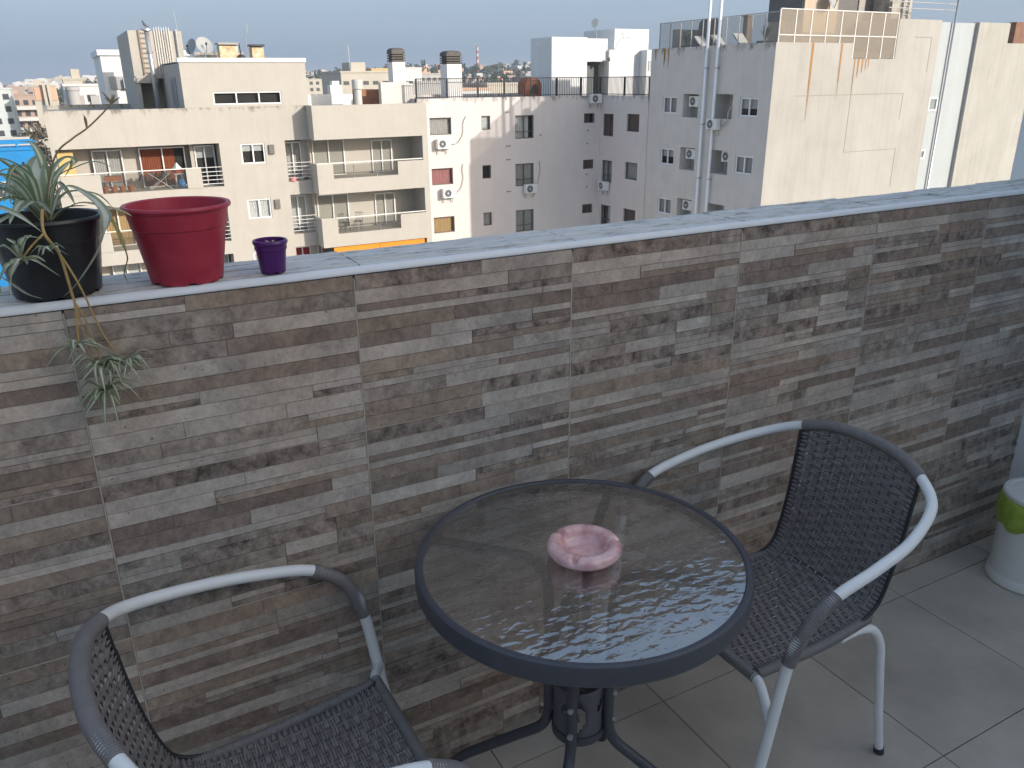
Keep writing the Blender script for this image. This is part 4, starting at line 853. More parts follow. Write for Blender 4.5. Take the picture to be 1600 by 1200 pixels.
b = MB().lathe([(0.02, -3.5), (.16, -3.48), (.19, -3.3), (.12, -3.12), (.05, -3.06)], 12, (5.28, 43.5, 0), lambda r, z, a, k: (r * (1 + .12 * math.sin(4 * a)), z)); obj('blue_bag', b, cloth('blue_bag_plastic', (0.05, 0.22, 0.5)), None, 'bright blue bag on the upper cream balcony floor', 'bag', smooth=True)
c = (10.85, 43.38, -3.54); t = empty('pink_flower_pot', c, 'small pink flower pot at the barred side balcony', 'plant pot'); obj('pot_wall', MB().lathe([(0, 0), (.16, 0), (.2, .2), (.18, .2), (0, .18)], 16, c), mat('pink_plastic', (0.62, 0.25, 0.24), 0.5, 0.1, 8), t)
def garden_chair(c, rz, label):
    t = empty('iron_chair', c, label, 'chair', 'dark chairs on the lower block balcony', rz)
    for x in (-.2, .2):
        for y in (-.2, .2): obj('leg', MB().tube([(x, y, 0), (x * .9, y * .9, .45)], .014, 6), BLACKM, t, local=True)
    obj('seat', MB().box(-.23, .23, -.22, .22, .45, .475), BLACKM, t, local=True); b = MB()
    for q in range(6): b.tube([(-.2 + q * .08, .21, .47), (-.2 + q * .08, .27, .92)], .009, 5)
    b.tube([(-.23, .27, .92), (.23, .27, .92)], .015, 6); obj('backrest', b, BLACKM, t, local=True)
garden_chair((13.35, 42.9, fl_z[1]), .5, 'dark slatted chair nearer the left end of the lower block balcony')
garden_chair((14.15, 43.0, fl_z[1]), -.6, 'dark slatted chair beside the pale door of the lower block balcony')

# ---------------- air conditioners
def make_ac():
    t = empty('air_conditioner', (0, 0, 0)); W, H, D = .80, .54, .28
    o = obj('casing', MB().box(-W / 2, W / 2, -D, 0, 0, H), mat('ac_white', (0.70, 0.70, 0.68), 0.5, 0.04, 4), t, local=True)
    def front(b): b.v = [(v[0], -D - .004 - v[2], v[1]) for v in b.v]; return b
    g = MB()
    for r in (.05, .09, .13, .17, .205): g.lathe([(r - .006, 0), (r, .012), (r + .006, 0)], 24)
    g = front(g); g.v = [(v[0] - .1, v[1], v[2] + .27) for v in g.v]; obj('fan_guard', g, mat('ac_guard', (0.35, 0.36, 0.37), 0.6, 0.05, 4), t, local=True)
    f = MB(); f.disc((0, 0, -.001), .215, 24); f = front(f); f.v = [(v[0] - .1, v[1], v[2] + .27) for v in f.v]; fo = obj('fan_opening', f, mat('ac_fan_dark', (0.10, 0.105, 0.11), 0.6, 0.1, 4), t, local=True)
    h = MB().disc((0, 0, .004), .055, 16); h = front(h); h.v = [(v[0] - .1, v[1], v[2] + .27) for v in h.v]; obj('hub', h, MATS['ac_white'], fo, local=True)
    for x in (-.28, .28): obj('bracket', MB().box(x - .02, x + .02, -D, .02, -.05, -.004).box(x - .02, x + .02, -.02, .02, -.3, -.05), GALV, t, local=True)
    return t
AC0 = make_ac(); ac_used = [False]
def ac(loc, rz, label):
    o = AC0 if not ac_used[0] else copy_tree(AC0); ac_used[0] = True
    o.location = loc; o.rotation_euler = (0, 0, rz); setp(o, label, 'air conditioner', 'air conditioners on the facades')
def hose(pts, label, r=.02): obj('ac_pipe', MB().tube(spline(pts, 6), r, 6), mat('pipe_wrap', (0.42, 0.37, 0.31), 0.8, 0.15, 20), None, label, 'pipe', smooth=True)
ac((19.66, 43.40, -2.25), 0, 'air conditioner below the top grey-curtained window of the pale facade')
ac((19.90, 43.40, -5.05), 0, 'air conditioner below the red-curtained window of the pale facade')
ac((25.45, 43.40, -5.17), 0, 'air conditioner under the middle wide window in the shaded facade')
ac((30.15, 43.42, .02), 0, 'air conditioner at the roof edge below the dark terrace door')
ac((30.58, 42.55, -5.25), -PI / 2, 'air conditioner under the narrow middle window in the corner')
ac((31.25, 34.95, -.02), -PI / 2, 'air conditioner in the top recess of the grey wall')
ac((31.25, 34.95, -2.78), -PI / 2, 'air conditioner in the middle recess of the grey wall')
ac((31.25, 34.95, -5.60), -PI / 2, 'air conditioner in the lowest visible recess of the grey wall')
ac((30.68, 32.80, -1.10), -PI / 2, 'air conditioner hung below the open top recess behind the pipes')
ac((31.25, 32.05, -2.72), -PI / 2, 'air conditioner high inside the open middle recess behind the pipes')
hose([(20.1, 43.35, -2.0), (20.6, 43.42, -2.0), (21.0, 43.44, -1.5), (21.05, 43.44, -.9), (21.25, 43.46, -.5)], 'thin pipe curling up from the top facade air conditioner')
hose([(20.4, 43.35, -4.8), (20.75, 43.42, -4.6), (20.95, 43.44, -4.0), (20.9, 43.44, -3.5), (20.98, 43.46, -3.2)], 'thin pipe rising beside the red-curtained window')
hose([(25.9, 43.35, -4.8), (26.1, 43.42, -4.5), (26.25, 43.44, -3.8), (26.2, 43.46, -3.3)], 'thin pipe rising beside the middle shaded window')
hose([(30.6, 32.3, -.95), (30.62, 31.9, -.7), (30.66, 31.8, -.1), (31.2, 31.75, .45)], 'white pipe entering the open top recess of the grey wall', .035)

# ---------------- pale pinkish building with the roof terrace
pk = empty('pale_apartment_building', (25, 48, -24), 'pale pinkish apartment block with small windows and a railed roof terrace', 'building')
hk = []; he = []
for k in range(3):
    dz = -SH * k
    hk += [(18.96, 20.32, -1.50 + dz, -.55 + dz, .3), (22.27, 22.85, -1.32 + dz, -.53 + dz, .3), (24.53, 25.83, -1.92 + dz, -.57 + dz, .3), (29.48, 30.28, -1.16 + dz, -.58 + dz, .3)]
    he += [(42.02, 43.15, -1.95 + dz, -.60 + dz, .3), (39.38, 40.65, -1.56 + dz, -.54 + dz, .3)]
mb = MB(); hole_wall(mb, K_, 18.24, 30.68, -24, .49, hk); hole_wall(mb, ('X', 30.68), 38.6, 43.5, -24, .49, he)
mb.quad((30.68, 38.6, -24), (36, 38.6, -24), (36, 38.6, .49), (30.68, 38.6, .49)); mb.box(18.24, 30.68, 43.505, 43.75, .30, .488); mb.box(30.685, 30.95, 38.6, 43.7, .30, .488)
mb.quad((18.24, 43.5, -24), (18.24, 56, -24), (18.24, 56, .49), (18.24, 43.5, .49)); mb.quad((18.24, 56, -24), (42, 56, -24), (42, 56, .49), (18.24, 56, .49))
obj('wall', mb, PINK, pk); obj('terrace_floor', MB().box(18.25, 42, 43.76, 55.9, .1, .32).box(30.96, 42, 38.62, 43.76, .1, .32), CONC, pk)
for k in range(3):
    dz = -SH * k
    window(pk, K_, 18.96, 20.32, -1.50 + dz, -.55 + dz, ALUD, 1, ['grey', 'red', 'tan'][k], .10, .05, gap=.0)
    f = window(pk, K_, 22.27, 22.85, -1.32 + dz, -.53 + dz, ALUD, 1, ['white', 'dark', 'grey'][k], .06, .04)
    window(pk, K_, 24.53, 25.83, -1.92 + dz, -.57 + dz, ALUD, 2, ['white', 'grey', 'grey'][k], .08, .05, trans=.40, gap=.28 if k == 0 else 0)
    window(pk, K_, 29.48, 30.28, -1.16 + dz, -.58 + dz, ALUD, 2, 'brown', .08, .04, gap=.25 if k == 0 else 0)
    PX = ('X', 30.68); window(pk, PX, 42.02, 43.15, -1.95 + dz, -.60 + dz, ALUD, 2, ['brown', 'grey', 'white'][k], .08, .05, trans=.42, gap=.5 if k == 2 else 0); window(pk, PX, 39.38, 40.65, -1.56 + dz, -.54 + dz, ALUD, 1, ['brown', 'grey', 'brown'][k], .10, .05)
# wall sleeves (small pipe stubs)
for (x, z) in [(23.95, -.35), (24.12, -.35), (23.95, -2.3), (24.12, -2.3), (23.95, -3.1), (24.12, -3.1), (23.95, -5.0), (24.12, -5.0), (29.75, -1.6), (29.75, -2.4), (26.3, -1.75), (29.75, -4.3), (29.75, -5.1)]:
    obj('pipe_stub', MB().tube([(x, 43.42, z), (x, 43.5, z)], .035, 8), ALUD, pk)
mb = MB(); n_ = 0; x = 18.3
while x < 30.62: mb.box(x - .011, x + .011, 43.57, 43.592, .49, 1.52); x += .125
y = 38.7
while y < 43.5: mb.box(30.76, 30.782, y - .011, y + .011, .49, 1.52); y += .125
rl_ = obj('balusters', mb, BLACKM, pk, kind='stuff')
rail(pk, K_, 18.25, 30.77, .08, [1.54, .56], .025, BLACKM, 'handrail'); rail(pk, ('X', 30.68), 38.65, 43.58, .09, [1.54, .56], .025, BLACKM, 'handrail')
for x in (18.3, 20.2, 22.15, 23.9, 25.65, 27.5, 29.3, 30.75): obj('rail_post', MB().box(x - .05, x + .05, 43.60, 43.68, .32, 1.56), BLACKM, pk)
for y in (38.75, 41.2): obj('rail_post', MB().box(30.80, 30.88, y - .05, y + .05, .32, 1.56), BLACKM, pk)
def louvre_chimney(x0, x1, y, z0, z1, zc, label):
    t = empty('louvred_chimney', ((x0 + x1) / 2, y, z0), label, 'chimney'); xc = (x0 + x1) / 2; h = (x1 - x0) / 2
    obj('shaft', MB().box(x0, x1, y - h, y + h, z0, z1), WHITEP, t); cm = mat('weathered_cap', (0.105, 0.098, 0.088), 0.8, 0.3, 8)
    for q in range(3): zz = z1 + .03 + q * .13; obj('slat', MB().box(xc - h * 1.06, xc + h * 1.06, y - h * 1.06, y + h * 1.06, zz, zz + .075), cm, t)
    obj('core', MB().box(x0 + .06, x1 - .06, y - h + .06, y + h - .06, z1, z1 + .42), DARK, t)
    b = MB().lathe([(h * 1.06 * math.sqrt(2), z1 + .42), (h * 1.0 * math.sqrt(2), zc - .12), (h * .75 * math.sqrt(2), zc - .03), (h * .3, zc), (0.001, zc)], 4, (xc, y, 0)); c_, s_ = math.cos(PI / 4), math.sin(PI / 4)
    b.v = [(xc + (v[0] - xc) * c_ - (v[1] - y) * s_, y + (v[0] - xc) * s_ + (v[1] - y) * c_, v[2]) for v in b.v]; obj('cap', b, cm, t)
louvre_chimney(17.42, 18.18, 45.2, .05, 2.45, 3.20, 'white chimney with dark louvred cap above the grey box')
louvre_chimney(20.42, 21.34, 44.5, .32, 2.32, 3.05, 'white chimney with dark louvred cap inside the terrace railing')
# clay oven on the terrace
cl = empty('clay_oven', (26.05, 44.4, .32), 'rounded brown clay oven standing behind the terrace railing', 'oven'); BRK = mat('brown_clay', (0.26, 0.085, 0.040), 0.85, 0.25, 6, 0.4, 20)
b = MB(); prof = []
for k in range(13): a = PI * k / 12; prof.append((.56 * math.cos(a), .78 + .48 * math.sin(a)))
prof = [(.56, .0)] + prof + [(-.56, .0)]
for y in (43.95, 44.9): b.v += [(26.05 + p[0], y, .32 + p[1]) for p in prof]
n = len(prof)
for k in range(n): b.f.append((k, (k + 1) % n, n + (k + 1) % n, n + k))
b.f.append(tuple(range(n))); b.f.append(tuple(range(n, 2 * n))[::-1]); obj('body', b, BRK, cl)
b = MB()
for y in (43.93, 43.949): b.v += [(26.15 + .22 * math.cos(PI * k / 8), y, .92 + .28 * math.sin(PI * k / 8)) for k in range(9)] + [(25.93, y, .62), (26.37, y, .62)]
n = 11; b.f.append(tuple(range(n))); obj('mouth', b, DARK, cl); obj('side_knob', MB().box(26.61, 26.70, 44.1, 44.4, .85, 1.0), BLACKM, cl)
# white rooftop house
wh = empty('white_rooftop_house', (34, 50, .32), 'white plastered rooftop house with a dark doorway on the terrace', 'house')
mb = MB(); mb.box(29.79, 32.58, 48, 50.8, .32, 4.05); mb.box(32.58, 34.40, 48.25, 50.8, 2.55, 4.0); mb.box(34.40, 37.0, 48, 52, .32, 3.30); mb.box(36.2, 39.2, 50, 54, 3.30, 4.75); mb.box(37.0, 39.2, 47.2, 52, .32, 3.28); mb.box(32.585, 34.395, 50.0, 50.8, .32, 2.55)
obj('wall', mb, WHITEP, wh); d_ = obj('door', MB().box(32.62, 33.75, 48.9, 48.96, .32, 2.5), mat('slate_door', (0.085, 0.10, 0.105), 0.5, 0.08, 5), wh); obj('door_frame', MB().box(33.95, 34.05, 48.6, 48.7, .32, 2.5), BLACKM, d_)
window(wh, ('Y', 47.2), 37.15, 37.7, 1.95, 2.6, GALV, 1, 'dark', -.05, .05); obj('lamp', MB().tube([(34.35, 47.97, 2.75), (34.2, 47.75, 2.62)], .09, 10), mat('lamp_brown', (0.16, 0.13, 0.10), 0.6, 0.1, 10), wh)
obj('vent_slot', MB().box(29.75, 29.789, 49.3, 50.2, 3.6, 3.75), ALU, wh)
for (x, y, z, yw, lab) in ((35.5, 49, 3.30, .9, 'pale dish on a bent arm on the white house, right one'), (34.0, 49, 4.0, -1.3, 'narrow edge-on dish on the white house, left one')):
    t = empty('antenna_dish', (x, y, z), lab, 'satellite dish'); obj('arm', MB().tube([(x, y, z), (x + (.5 if yw > 0 else -.15), y, z + .75)], .03, 6), GALV, t)
    Mx = Matrix.Translation((x + (.62 if yw > 0 else -.17), y - .03, z + 1.0)) @ Matrix.Rotation(yw, 4, 'Z') @ Matrix.Rotation(1.35, 4, 'X'); b = MB().lathe([(.30 * k / 5, .07 * (k / 5) ** 2) for k in range(6)], 20); b.v = [tuple(Mx @ Vector(v)) for v in b.v]; obj('reflector', b, mat('dish_cream', (0.62, 0.60, 0.55), 0.5, 0.05, 5), t, smooth=True)
    if yw > 0: obj('feed', MB().tube([(x + .6, y, z + .75), (x + 1.05, y - .2, z + .85), (x + 1.05, y - .2, z + .75)], .02, 6), BLACKM, t)
# roof clutter between the two blocks
t = empty('water_tank', (15.2, 44.6, .05), 'small pale cylindrical water tank on the cream roof', 'tank'); obj('drum', MB().lathe([(0, .05), (.22, .05), (.22, 1.0), (.29, 1.06), (.29, 1.50), (.27, 1.54), (0, 1.56)], 20, (15.2, 44.6, 0)), mat('tank_grey', (0.50, 0.50, 0.48), 0.6, 0.05, 5), t)
obj('brick_block', MB().box(16.0, 17.3, 46.5, 48, .05, 1.0), mat('raw_brick', (0.36, 0.17, 0.10), 0.9, 0.2, 5), None, 'low raw brick block beside the water tank', 'wall')
t = empty('roof_hatch', (17.4, 45, .05), 'grey plastered stair box below the first louvred chimney', 'shed'); obj('wall', MB().box(16.5, 18.2, 44.4, 44.8, .05, 1.38).box(18.205, 18.45, 44.4, 46.2, .05, 1.30), GREYW, t)
t = empty('low_white_parapet', (16.5, 50.2, .05), 'white roof parapet with a stub chimney behind the cream roof', 'wall'); obj('wall', MB().box(12.1, 19, 50, 50.3, .05, .72), WHITEP, t); obj('stub', MB().box(15.4, 16.15, 50.4, 51, .05, 1.25).box(15.55, 16.0, 50.45, 50.95, 1.25, 1.48), WHITEP, t)

# ---------------- grey and weathered cream building on the right
gy = empty('grey_cream_building', (36, 34, -24), 'tall grey and weathered cream block with rust streaks and glass roof railing', 'building')
hg = []
for k in range(3):
    dz = -2.80 * k
    hg += [(36.08, 37.34, -.44 + dz, .50 + dz, .25), (34.32, 35.58, -.58 + dz, .63 + dz, .9), (31.70, 33.18, -.57 + dz, .65 + dz, 1.1), (29.88, 31.18, -.42 + dz, .52 + dz, .25)]
mb = MB(); hole_wall(mb, G_, 29.09, 38.6, -24, 3.0, hg); mb.quad((30.75, 38.6, .3), (40, 38.6, .3), (40, 38.6, 3.0), (30.75, 38.6, 3.0)); mb.box(30.755, 31.0, 29.35, 38.6, 2.75, 2.998)
obj('grey_wall', mb, GREYW, gy)
for k in range(3):
    dz = -2.80 * k
    window(gy, G_, 36.08, 37.34, -.44 + dz, .50 + dz, ALU, 2, ['grey', 'blind', 'grey'][k], .05, .09, blind=.45); window(gy, G_, 29.88, 31.18, -.42 + dz, .52 + dz, ALU, 2, ['blind', 'grey', 'grey'][k], .05, .09, blind=.38)
    obj('recess_shade', MB().quad((31.84, 31.72, -.55 + dz), (31.84, 32.35, -.55 + dz), (31.84, 32.35, .63 + dz), (31.84, 31.72, .63 + dz)), DARK, gy)
mb = MB(); mb.box(30.753, 36.0, 29.09, 29.35, -24, 3.0); mb.box(36.0, 39.25, 29.09, 29.35, -24, 2.28); mb.box(39.25, 42.63, 29.09, 29.35, -24, 4.20); mb.box(42.38, 42.63, 29.35, 38, -24, 4.2); mb.box(39.25, 39.5, 29.35, 33, 2.0, 4.2)
obj('front_wall', mb, BEIGEW, gy); obj('roof_deck', MB().box(31.0, 39.25, 29.35, 38.5, 2.0, 2.62).box(39.5, 42.38, 29.35, 38, 3.8, 4.0), CONC, gy)
JT = mat('plaster_joint', (0.30, 0.27, 0.22), 0.9, 0.15, 8)
for bx_ in ((32.4, 40.35, .55, .585), (40.32, 40.36, -.75, .55), (36.3, 40.4, -2.30, -2.27), (40.38, 40.42, -4.3, -2.3), (40.6, 42.0, 3.32, 3.36), (41.96, 42.0, 1.6, 3.32), (36.3, 36.33, -2.27, 2.2)): obj('plaster_joint', MB().box(bx_[0], bx_[1], 29.082, 29.0895, bx_[2], bx_[3]), JT, gy)
def rust_mat():
    m = bpy.data.materials.new('rust_streak'); m.use_nodes = True; t = m.node_tree; n = t.nodes; l = t.links; p = n['Principled BSDF']; p.inputs['Base Color'].default_value = (0.34, 0.185, 0.07, 1); p.inputs['Roughness'].default_value = 0.9
    g = n.new('ShaderNodeNewGeometry'); mp = n.new('ShaderNodeMapping'); mp.inputs['Scale'].default_value = (14, 14, 1.1); l.new(g.outputs['Position'], mp.inputs['Vector']); nz = n.new('ShaderNodeTexNoise'); nz.inputs['Scale'].default_value = 1.4; nz.inputs['Detail'].default_value = 4; l.new(mp.outputs[0], nz.inputs['Vector'])
    uv = n.new('ShaderNodeUVMap'); sx = n.new('ShaderNodeSeparateXYZ'); l.new(uv.outputs[0], sx.inputs[0]); a = n.new('ShaderNodeMath'); a.operation = 'MULTIPLY_ADD'; a.inputs[1].default_value = 0.75; a.inputs[2].default_value = -0.02; l.new(sx.outputs['Y'], a.inputs[0])
    b = n.new('ShaderNodeMath'); b.operation = 'ADD'; l.new(nz.outputs['Fac'], b.inputs[0]); l.new(a.outputs[0], b.inputs[1]); r = n.new('ShaderNodeValToRGB'); r.color_ramp.elements[0].position = 0.58; r.color_ramp.elements[1].position = 1.45; l.new(b.outputs[0], r.inputs['Fac']); l.new(r.outputs['Color'], p.inputs['Alpha']); return m
RS = rust_mat()
for (x, wd, z1, z0) in ((33.2, .17, 3.0, -1.3), (35.22, .13, 2.98, -.1), (36.28, .10, 2.27, .1), (36.55, .14, 2.27, 1.2), (36.85, .12, 2.27, 1.3), (37.1, .10, 2.27, 1.5), (37.3, .08, 2.27, 1.6)):
    b = MB().quad((x - wd * .25, 29.084, z0), (x + wd * .25, 29.084, z0), (x + wd / 2, 29.084, z1), (x - wd / 2, 29.084, z1)); b.uv = [(0, 0), (1, 0), (1, 1), (0, 1)]; obj('rust_stain', b, RS, gy)
for (y, wd, z1, z0) in ((37.4, .2, 3.0, 1.9), (37.05, .12, 3.0, 1.7), (38.2, .15, 3.0, 2.2)):
    b = MB().quad((30.744, y - wd / 4, z0), (30.744, y + wd / 4, z0), (30.744, y + wd / 2, z1), (30.744, y - wd / 2, z1)); b.uv = [(0, 0), (1, 0), (1, 1), (0, 1)]; obj('rust_stain', b, RS, gy)
# glass roof railing
RG = glass_mat('roof_rail_glass', (0.84, 0.84, 0.83), 0.05, 1.3, 0.14, (0.46, 0.44, 0.41)); RF = mat('rail_frame_grey', (0.42, 0.41, 0.40), 0.5, 0.08, 6)
gr = empty('glass_roof_railing', (34, 34, 3.0), 'framed glass railing along the roof edge of the grey and cream block', 'railing')
ys = [29.12 + k * (38.05 - 29.12) / 10 for k in range(11)]
for a, b_ in zip(ys, ys[1:]): obj('glass_panel', MB().box(30.86, 30.868, a + .03, b_ - .03, 3.0, 4.28), RG, gr)
for y in ys: obj('post', MB().box(30.84, 30.89, y - .02, y + .02, 2.9, 4.32), RF, gr)
obj('top_rail', MB().tube([(30.865, 29.1, 4.33), (30.865, 38.1, 4.30)], .025, 6), RF, gr)
xs = [30.9 + k * (39.2 - 30.9) / 8 for k in range(9)]
for k, (a, b_) in enumerate(zip(xs, xs[1:])): obj('glass_panel', MB().box(a + .03, b_ - .03, 29.14, 29.148, 2.3 if k >= 5 else 3.0, 4.42), glass_mat('front_rail_glass', (0.74, 0.70, 0.64), 0.05, 1.3, 0.30, (0.56, 0.51, 0.44)) if 'front_rail_glass' not in MATS else MATS['front_rail_glass'], gr)
for k, x in enumerate(xs): obj('post', MB().box(x - .025, x + .025, 29.12, 29.17, 2.28 if k >= 5 else 3.0, 4.45), RAILW, gr)
for z in (3.32, 4.45): obj('top_rail', MB().tube([(30.9, 29.12, z), (39.2, 29.12, z)], .03, 6), RAILW, gr)
# stair tower and roof things
tw = empty('stair_tower', (37, 34, 2.6), 'dark grey and beige stair tower on the roof of the grey block', 'tower')
DG = mat('dark_grey_render', (0.16, 0.155, 0.15), 0.9, 0.1, 2); BG2 = mat('beige_render', (0.55, 0.45, 0.34), 0.9, 0.08, 2, streak=.1)
obj('wall', MB().box(34.6, 37.0, 31.2, 33.6, 2.62, 9.0), BG2, tw); obj('shaded_side_sheet', MB().box(34.52, 34.598, 31.3, 33.6, 4.2, 9.0), DG, tw); obj('annex', MB().box(37.0, 40.4, 31.8, 34, 2.62, 7.5), DG, tw); obj('shaft', MB().box(40.4, 42.0, 30.6, 33, 4.0, 7.5), CREAM, tw)  # dark sheet on the tower's side face: its shade put into the colour
lb = MB()
for q in range(14): lb.box(41.25, 41.65, 30.52, 30.55, 4.3 + q * .22, 4.33 + q * .22)
lb.box(41.2, 41.25, 30.50, 30.56, 4.0, 7.4).box(41.65, 41.7, 30.50, 30.56, 4.0, 7.4); obj('ladder', lb, RF, tw); obj('vent_louvre', MB().box(39.2, 39.7, 31.74, 31.79, 4.6, 6.2), CONC, tw)
rail(tw, ('Y', 29.6), 38.9, 44.5, 0, [4.75, 5.05], .025, RF, 'roof_rail'); obj('roof_rail_post', MB().tube([(44.4, 29.6, 4.1), (44.4, 29.6, 5.1)], .03, 6), RF, tw)
dish('satellite_dish', (36.1, 30.9, 4.5), .42, .3, 1.3, 'brownish satellite dish on the stair tower wall')
pw = empty('planter_wall', (34, 36, 2.62), 'low pale wall at the back of the glass-railed roof terrace', 'wall'); obj('wall', MB().box(31.6, 34.4, 37.6, 37.85, 2.62, 4.0), BEIGEW, pw)
t = empty('dark_roof_tank', (33.2, 37.0, 2.62), 'dark ribbed roof tank seen over the glass railing', 'tank'); obj('drum', MB().lathe([(0, 2.9), (.62, 2.95), (.66, 3.2), (.62, 3.4), (.66, 3.6), (.62, 3.8), (.64, 4.0), (.6, 4.35), (.45, 4.5), (0, 4.55)], 24, (33.2, 36.6, 0)), mat('tank_black', (0.06, 0.06, 0.058), 0.6, 0.15, 6), t, smooth=True); obj('stand', MB().box(32.6, 33.8, 36.0, 37.2, 2.62, 2.9), CONC, t)
obj('brick_flue', MB().box(32.15, 32.45, 32.6, 32.9, 2.62, 4.35).box(32.10, 32.50, 32.55, 32.95, 4.352, 4.42), mat('brown_flue', (0.25, 0.19, 0.15), 0.9, 0.15, 6), None, 'square brown flue behind the glass railing', 'flue')
def agave(c, r, label, seed_):
    rr = random.Random(seed_); t = empty('spiky_plant', c, label, 'plant', 'spiky plants on the glass-railed roof'); obj('planter', MB().box(c[0] - .28, c[0] + .28, c[1] - .28, c[1] + .28, c[2], c[2] + .5), DG, t)
    for k in range(15):
        a = k * 2.4; q = Vector((c[0], c[1], c[2] + .5)); e = q + Vector((math.cos(a) * r * rr.uniform(.3, .8), math.sin(a) * r * rr.uniform(.3, .8), r * rr.uniform(.8, 1.5))); obj('leaf', ribbon([q, q.lerp(e, .5) + Vector((0, 0, .08)), e], .09, 3, .3), mat('agave_green', (0.13, 0.16, 0.10), 0.6, 0.2, 10), t)
agave((31.6, 36.6, 2.62), .55, 'spiky potted plant near the far corner of the glass railing', 2); agave((31.5, 30.6, 2.62), .5, 'spiky potted plant near the front corner of the glass railing', 4)
def lounge(c, label):
    t = empty('terrace_lounger', c, label, 'lounger', 'white loungers on the glass-railed roof'); x, y, z = c
    for s in (-.28, .28):
        for yy in (-.7, .6): obj('leg', MB().box(x + s - .025, x + s + .025, y + yy - .025, y + yy + .025, z, z + .34), ALU, t)
    obj('seat', MB().box(x - .32, x + .32, y - .8, y + .3, z + .34, z + .42), CURT['white'], t); b = MB().quad((x - .32, y + .3, z + .42), (x + .32, y + .3, z + .42), (x + .32, y + .85, z + .95), (x - .32, y + .85, z + .95)).quad((x - .32, y + .3, z + .35), (x + .32, y + .3, z + .35), (x + .32, y + .9, z + .90), (x - .32, y + .9, z + .90)); obj('backrest', b, CURT['white'], t)
lounge((31.7, 34.9, 2.62), 'white roof lounger left of the brown flue'); lounge((31.7, 33.6, 2.62), 'white roof lounger just behind the two tall pipes'); lounge((31.7, 31.9, 2.62), 'white roof lounger right of the brown flue')
for (y, lab) in ((33.74, 'tall white pipe on the grey wall, left one'), (32.92, 'tall white pipe on the grey wall, right one')):
    t = empty('wall_pipe', (30.55, y, -24), lab, 'pipe'); obj('pipe', MB().tube([(30.60, y, -24), (30.60, y, 8.0)], .080, 14), mat('white_pipe_paint', (0.82, 0.82, 0.81), 0.5, 0.04, 3), t, smooth=True)
    for z in (-6.5, -3.7, -.9, 1.9): obj('clamp', MB().box(30.51, 30.75, y - .095, y + .095, z, z + .05), GALV, t)
# pale blue stair shaft and the weathered block beyond
bl = empty('pale_blue_building', (44.2, 34, -24), 'narrow pale blue rendered block with tiny windows right of the rust streaks', 'building')
obj('wall', MB().box(42.632, 45.8, 29.25, 38, -24, 4.12), BLUEGW, bl)
for (a, b_, c, d_) in ((42.75, 43.5, -.42, .32), (42.68, 43.12, -2.98, -2.45)): window(bl, ('Y', 29.25), a, b_, c, d_, ALU, 1, 'dark', -.06, .09)
t = empty('lamp_pole', (43.9, 29.1, -24), 'slim grey pole running up the pale blue block', 'pole'); obj('pole', MB().tube([(43.75, 29.13, -24), (43.75, 29.13, 5.6)], .055, 10), GALV, t, smooth=True); obj('lamp_head', MB().lathe([(.02, 5.5), (.2, 5.62), (.22, 5.75), (.05, 5.85), (0.001, 5.86)], 14, (43.75, 29.13, 0)), ALUD, t)
wb = empty('weathered_block', (48.6, 34, -24), 'weathered cream block with a stepped roofline at the right edge', 'building')
obj('wall', MB().box(45.802, 48.6, 29.05, 38, -24, 4.16).box(48.602, 56, 29.05, 38, -24, 3.12), mat('pale_weathered_stucco', (0.42, 0.408, 0.37), 0.9, 0.08, .8, .3, 25, streak=.12), wb); obj('vent', MB().box(48.63, 48.85, 29.3, 29.5, 3.12, 3.5), BRK, wb)
obj('brick_gable', MB().box(55.5, 62, 33, 33.5, -24, 4.6), mat('brown_brick_far', (0.22, 0.12, 0.08), 0.9, 0.2, 3), None, 'dark brown brick gable at the far right edge', 'building')

# ================================================================== far town
def far_building(name, x0, x1, y, z1, depth, wallm, label, rows=0, cols=0, wcol=None, z0=-24, wz=(1.3, .5), roofm=None, extra=None, group=None, dark=None):
    t = empty(name, ((x0 + x1) / 2, y + depth / 2, z0), label, 'building', group)
    obj('wall', MB().box(x0, x1, y, y + depth, z0, z1), wallm, t); obj('roof', MB().box(x0 - .15, x1 + .15, y - .15, y + depth + .15, z1 + .002, z1 + .35), roofm or wallm, t)
    if rows and cols:
        ww = (x1 - x0) / cols; me = None; dm = dark or mat('far_window', (0.07, 0.075, 0.085), 0.3, 0.2, .5)
        base = MB().box(0, ww * wz[1], -.08, .05, 0, wz[0]); me = mkmesh('window', base); me.materials.append(dm)
        for r in range(rows):
            for c in range(cols):
                o = bpy.data.objects.new('window', me); COL.objects.link(o); o.parent = t; o.location = Vector((x0 + ww * (c + (1 - wz[1]) / 2), y - .0, z1 - 2.3 - r * 2.8)) - t.location
    return t
FW = mat('far_white', (0.58, 0.575, 0.56), 0.9, 0.05, .3); FC = mat('far_cream', (0.47, 0.435, 0.37), 0.9, 0.07, .2); FB = mat('far_brown', (0.40, 0.30, 0.25), 0.9, 0.08, .2); FP = mat('far_peach', (0.58, 0.36, 0.25), 0.9, 0.06, .2); FG = mat('far_greenish', (0.54, 0.58, 0.56), 0.9, 0.05, .2); FGR = mat('far_grey', (0.38, 0.37, 0.36), 0.9, 0.08, .2)
far_building('greenish_apartment_tower', -15, -7.4, 240, .3, 14, FG, 'pale greenish apartment tower at the left edge of the skyline', 4, 3)
bb = far_building('balcony_apartment_tower', -8.2, -1.9, 260, -1.4, 14, FB, 'brownish apartment tower with long white balconies on the left', 4, 3, wz=(1.2, .55))
for r in range(4): obj('balcony', MB().box(-7.4, -1.8, 258.4, 259.9, -4.9 - r * 2.8, -4.0 - r * 2.8), FW, bb)
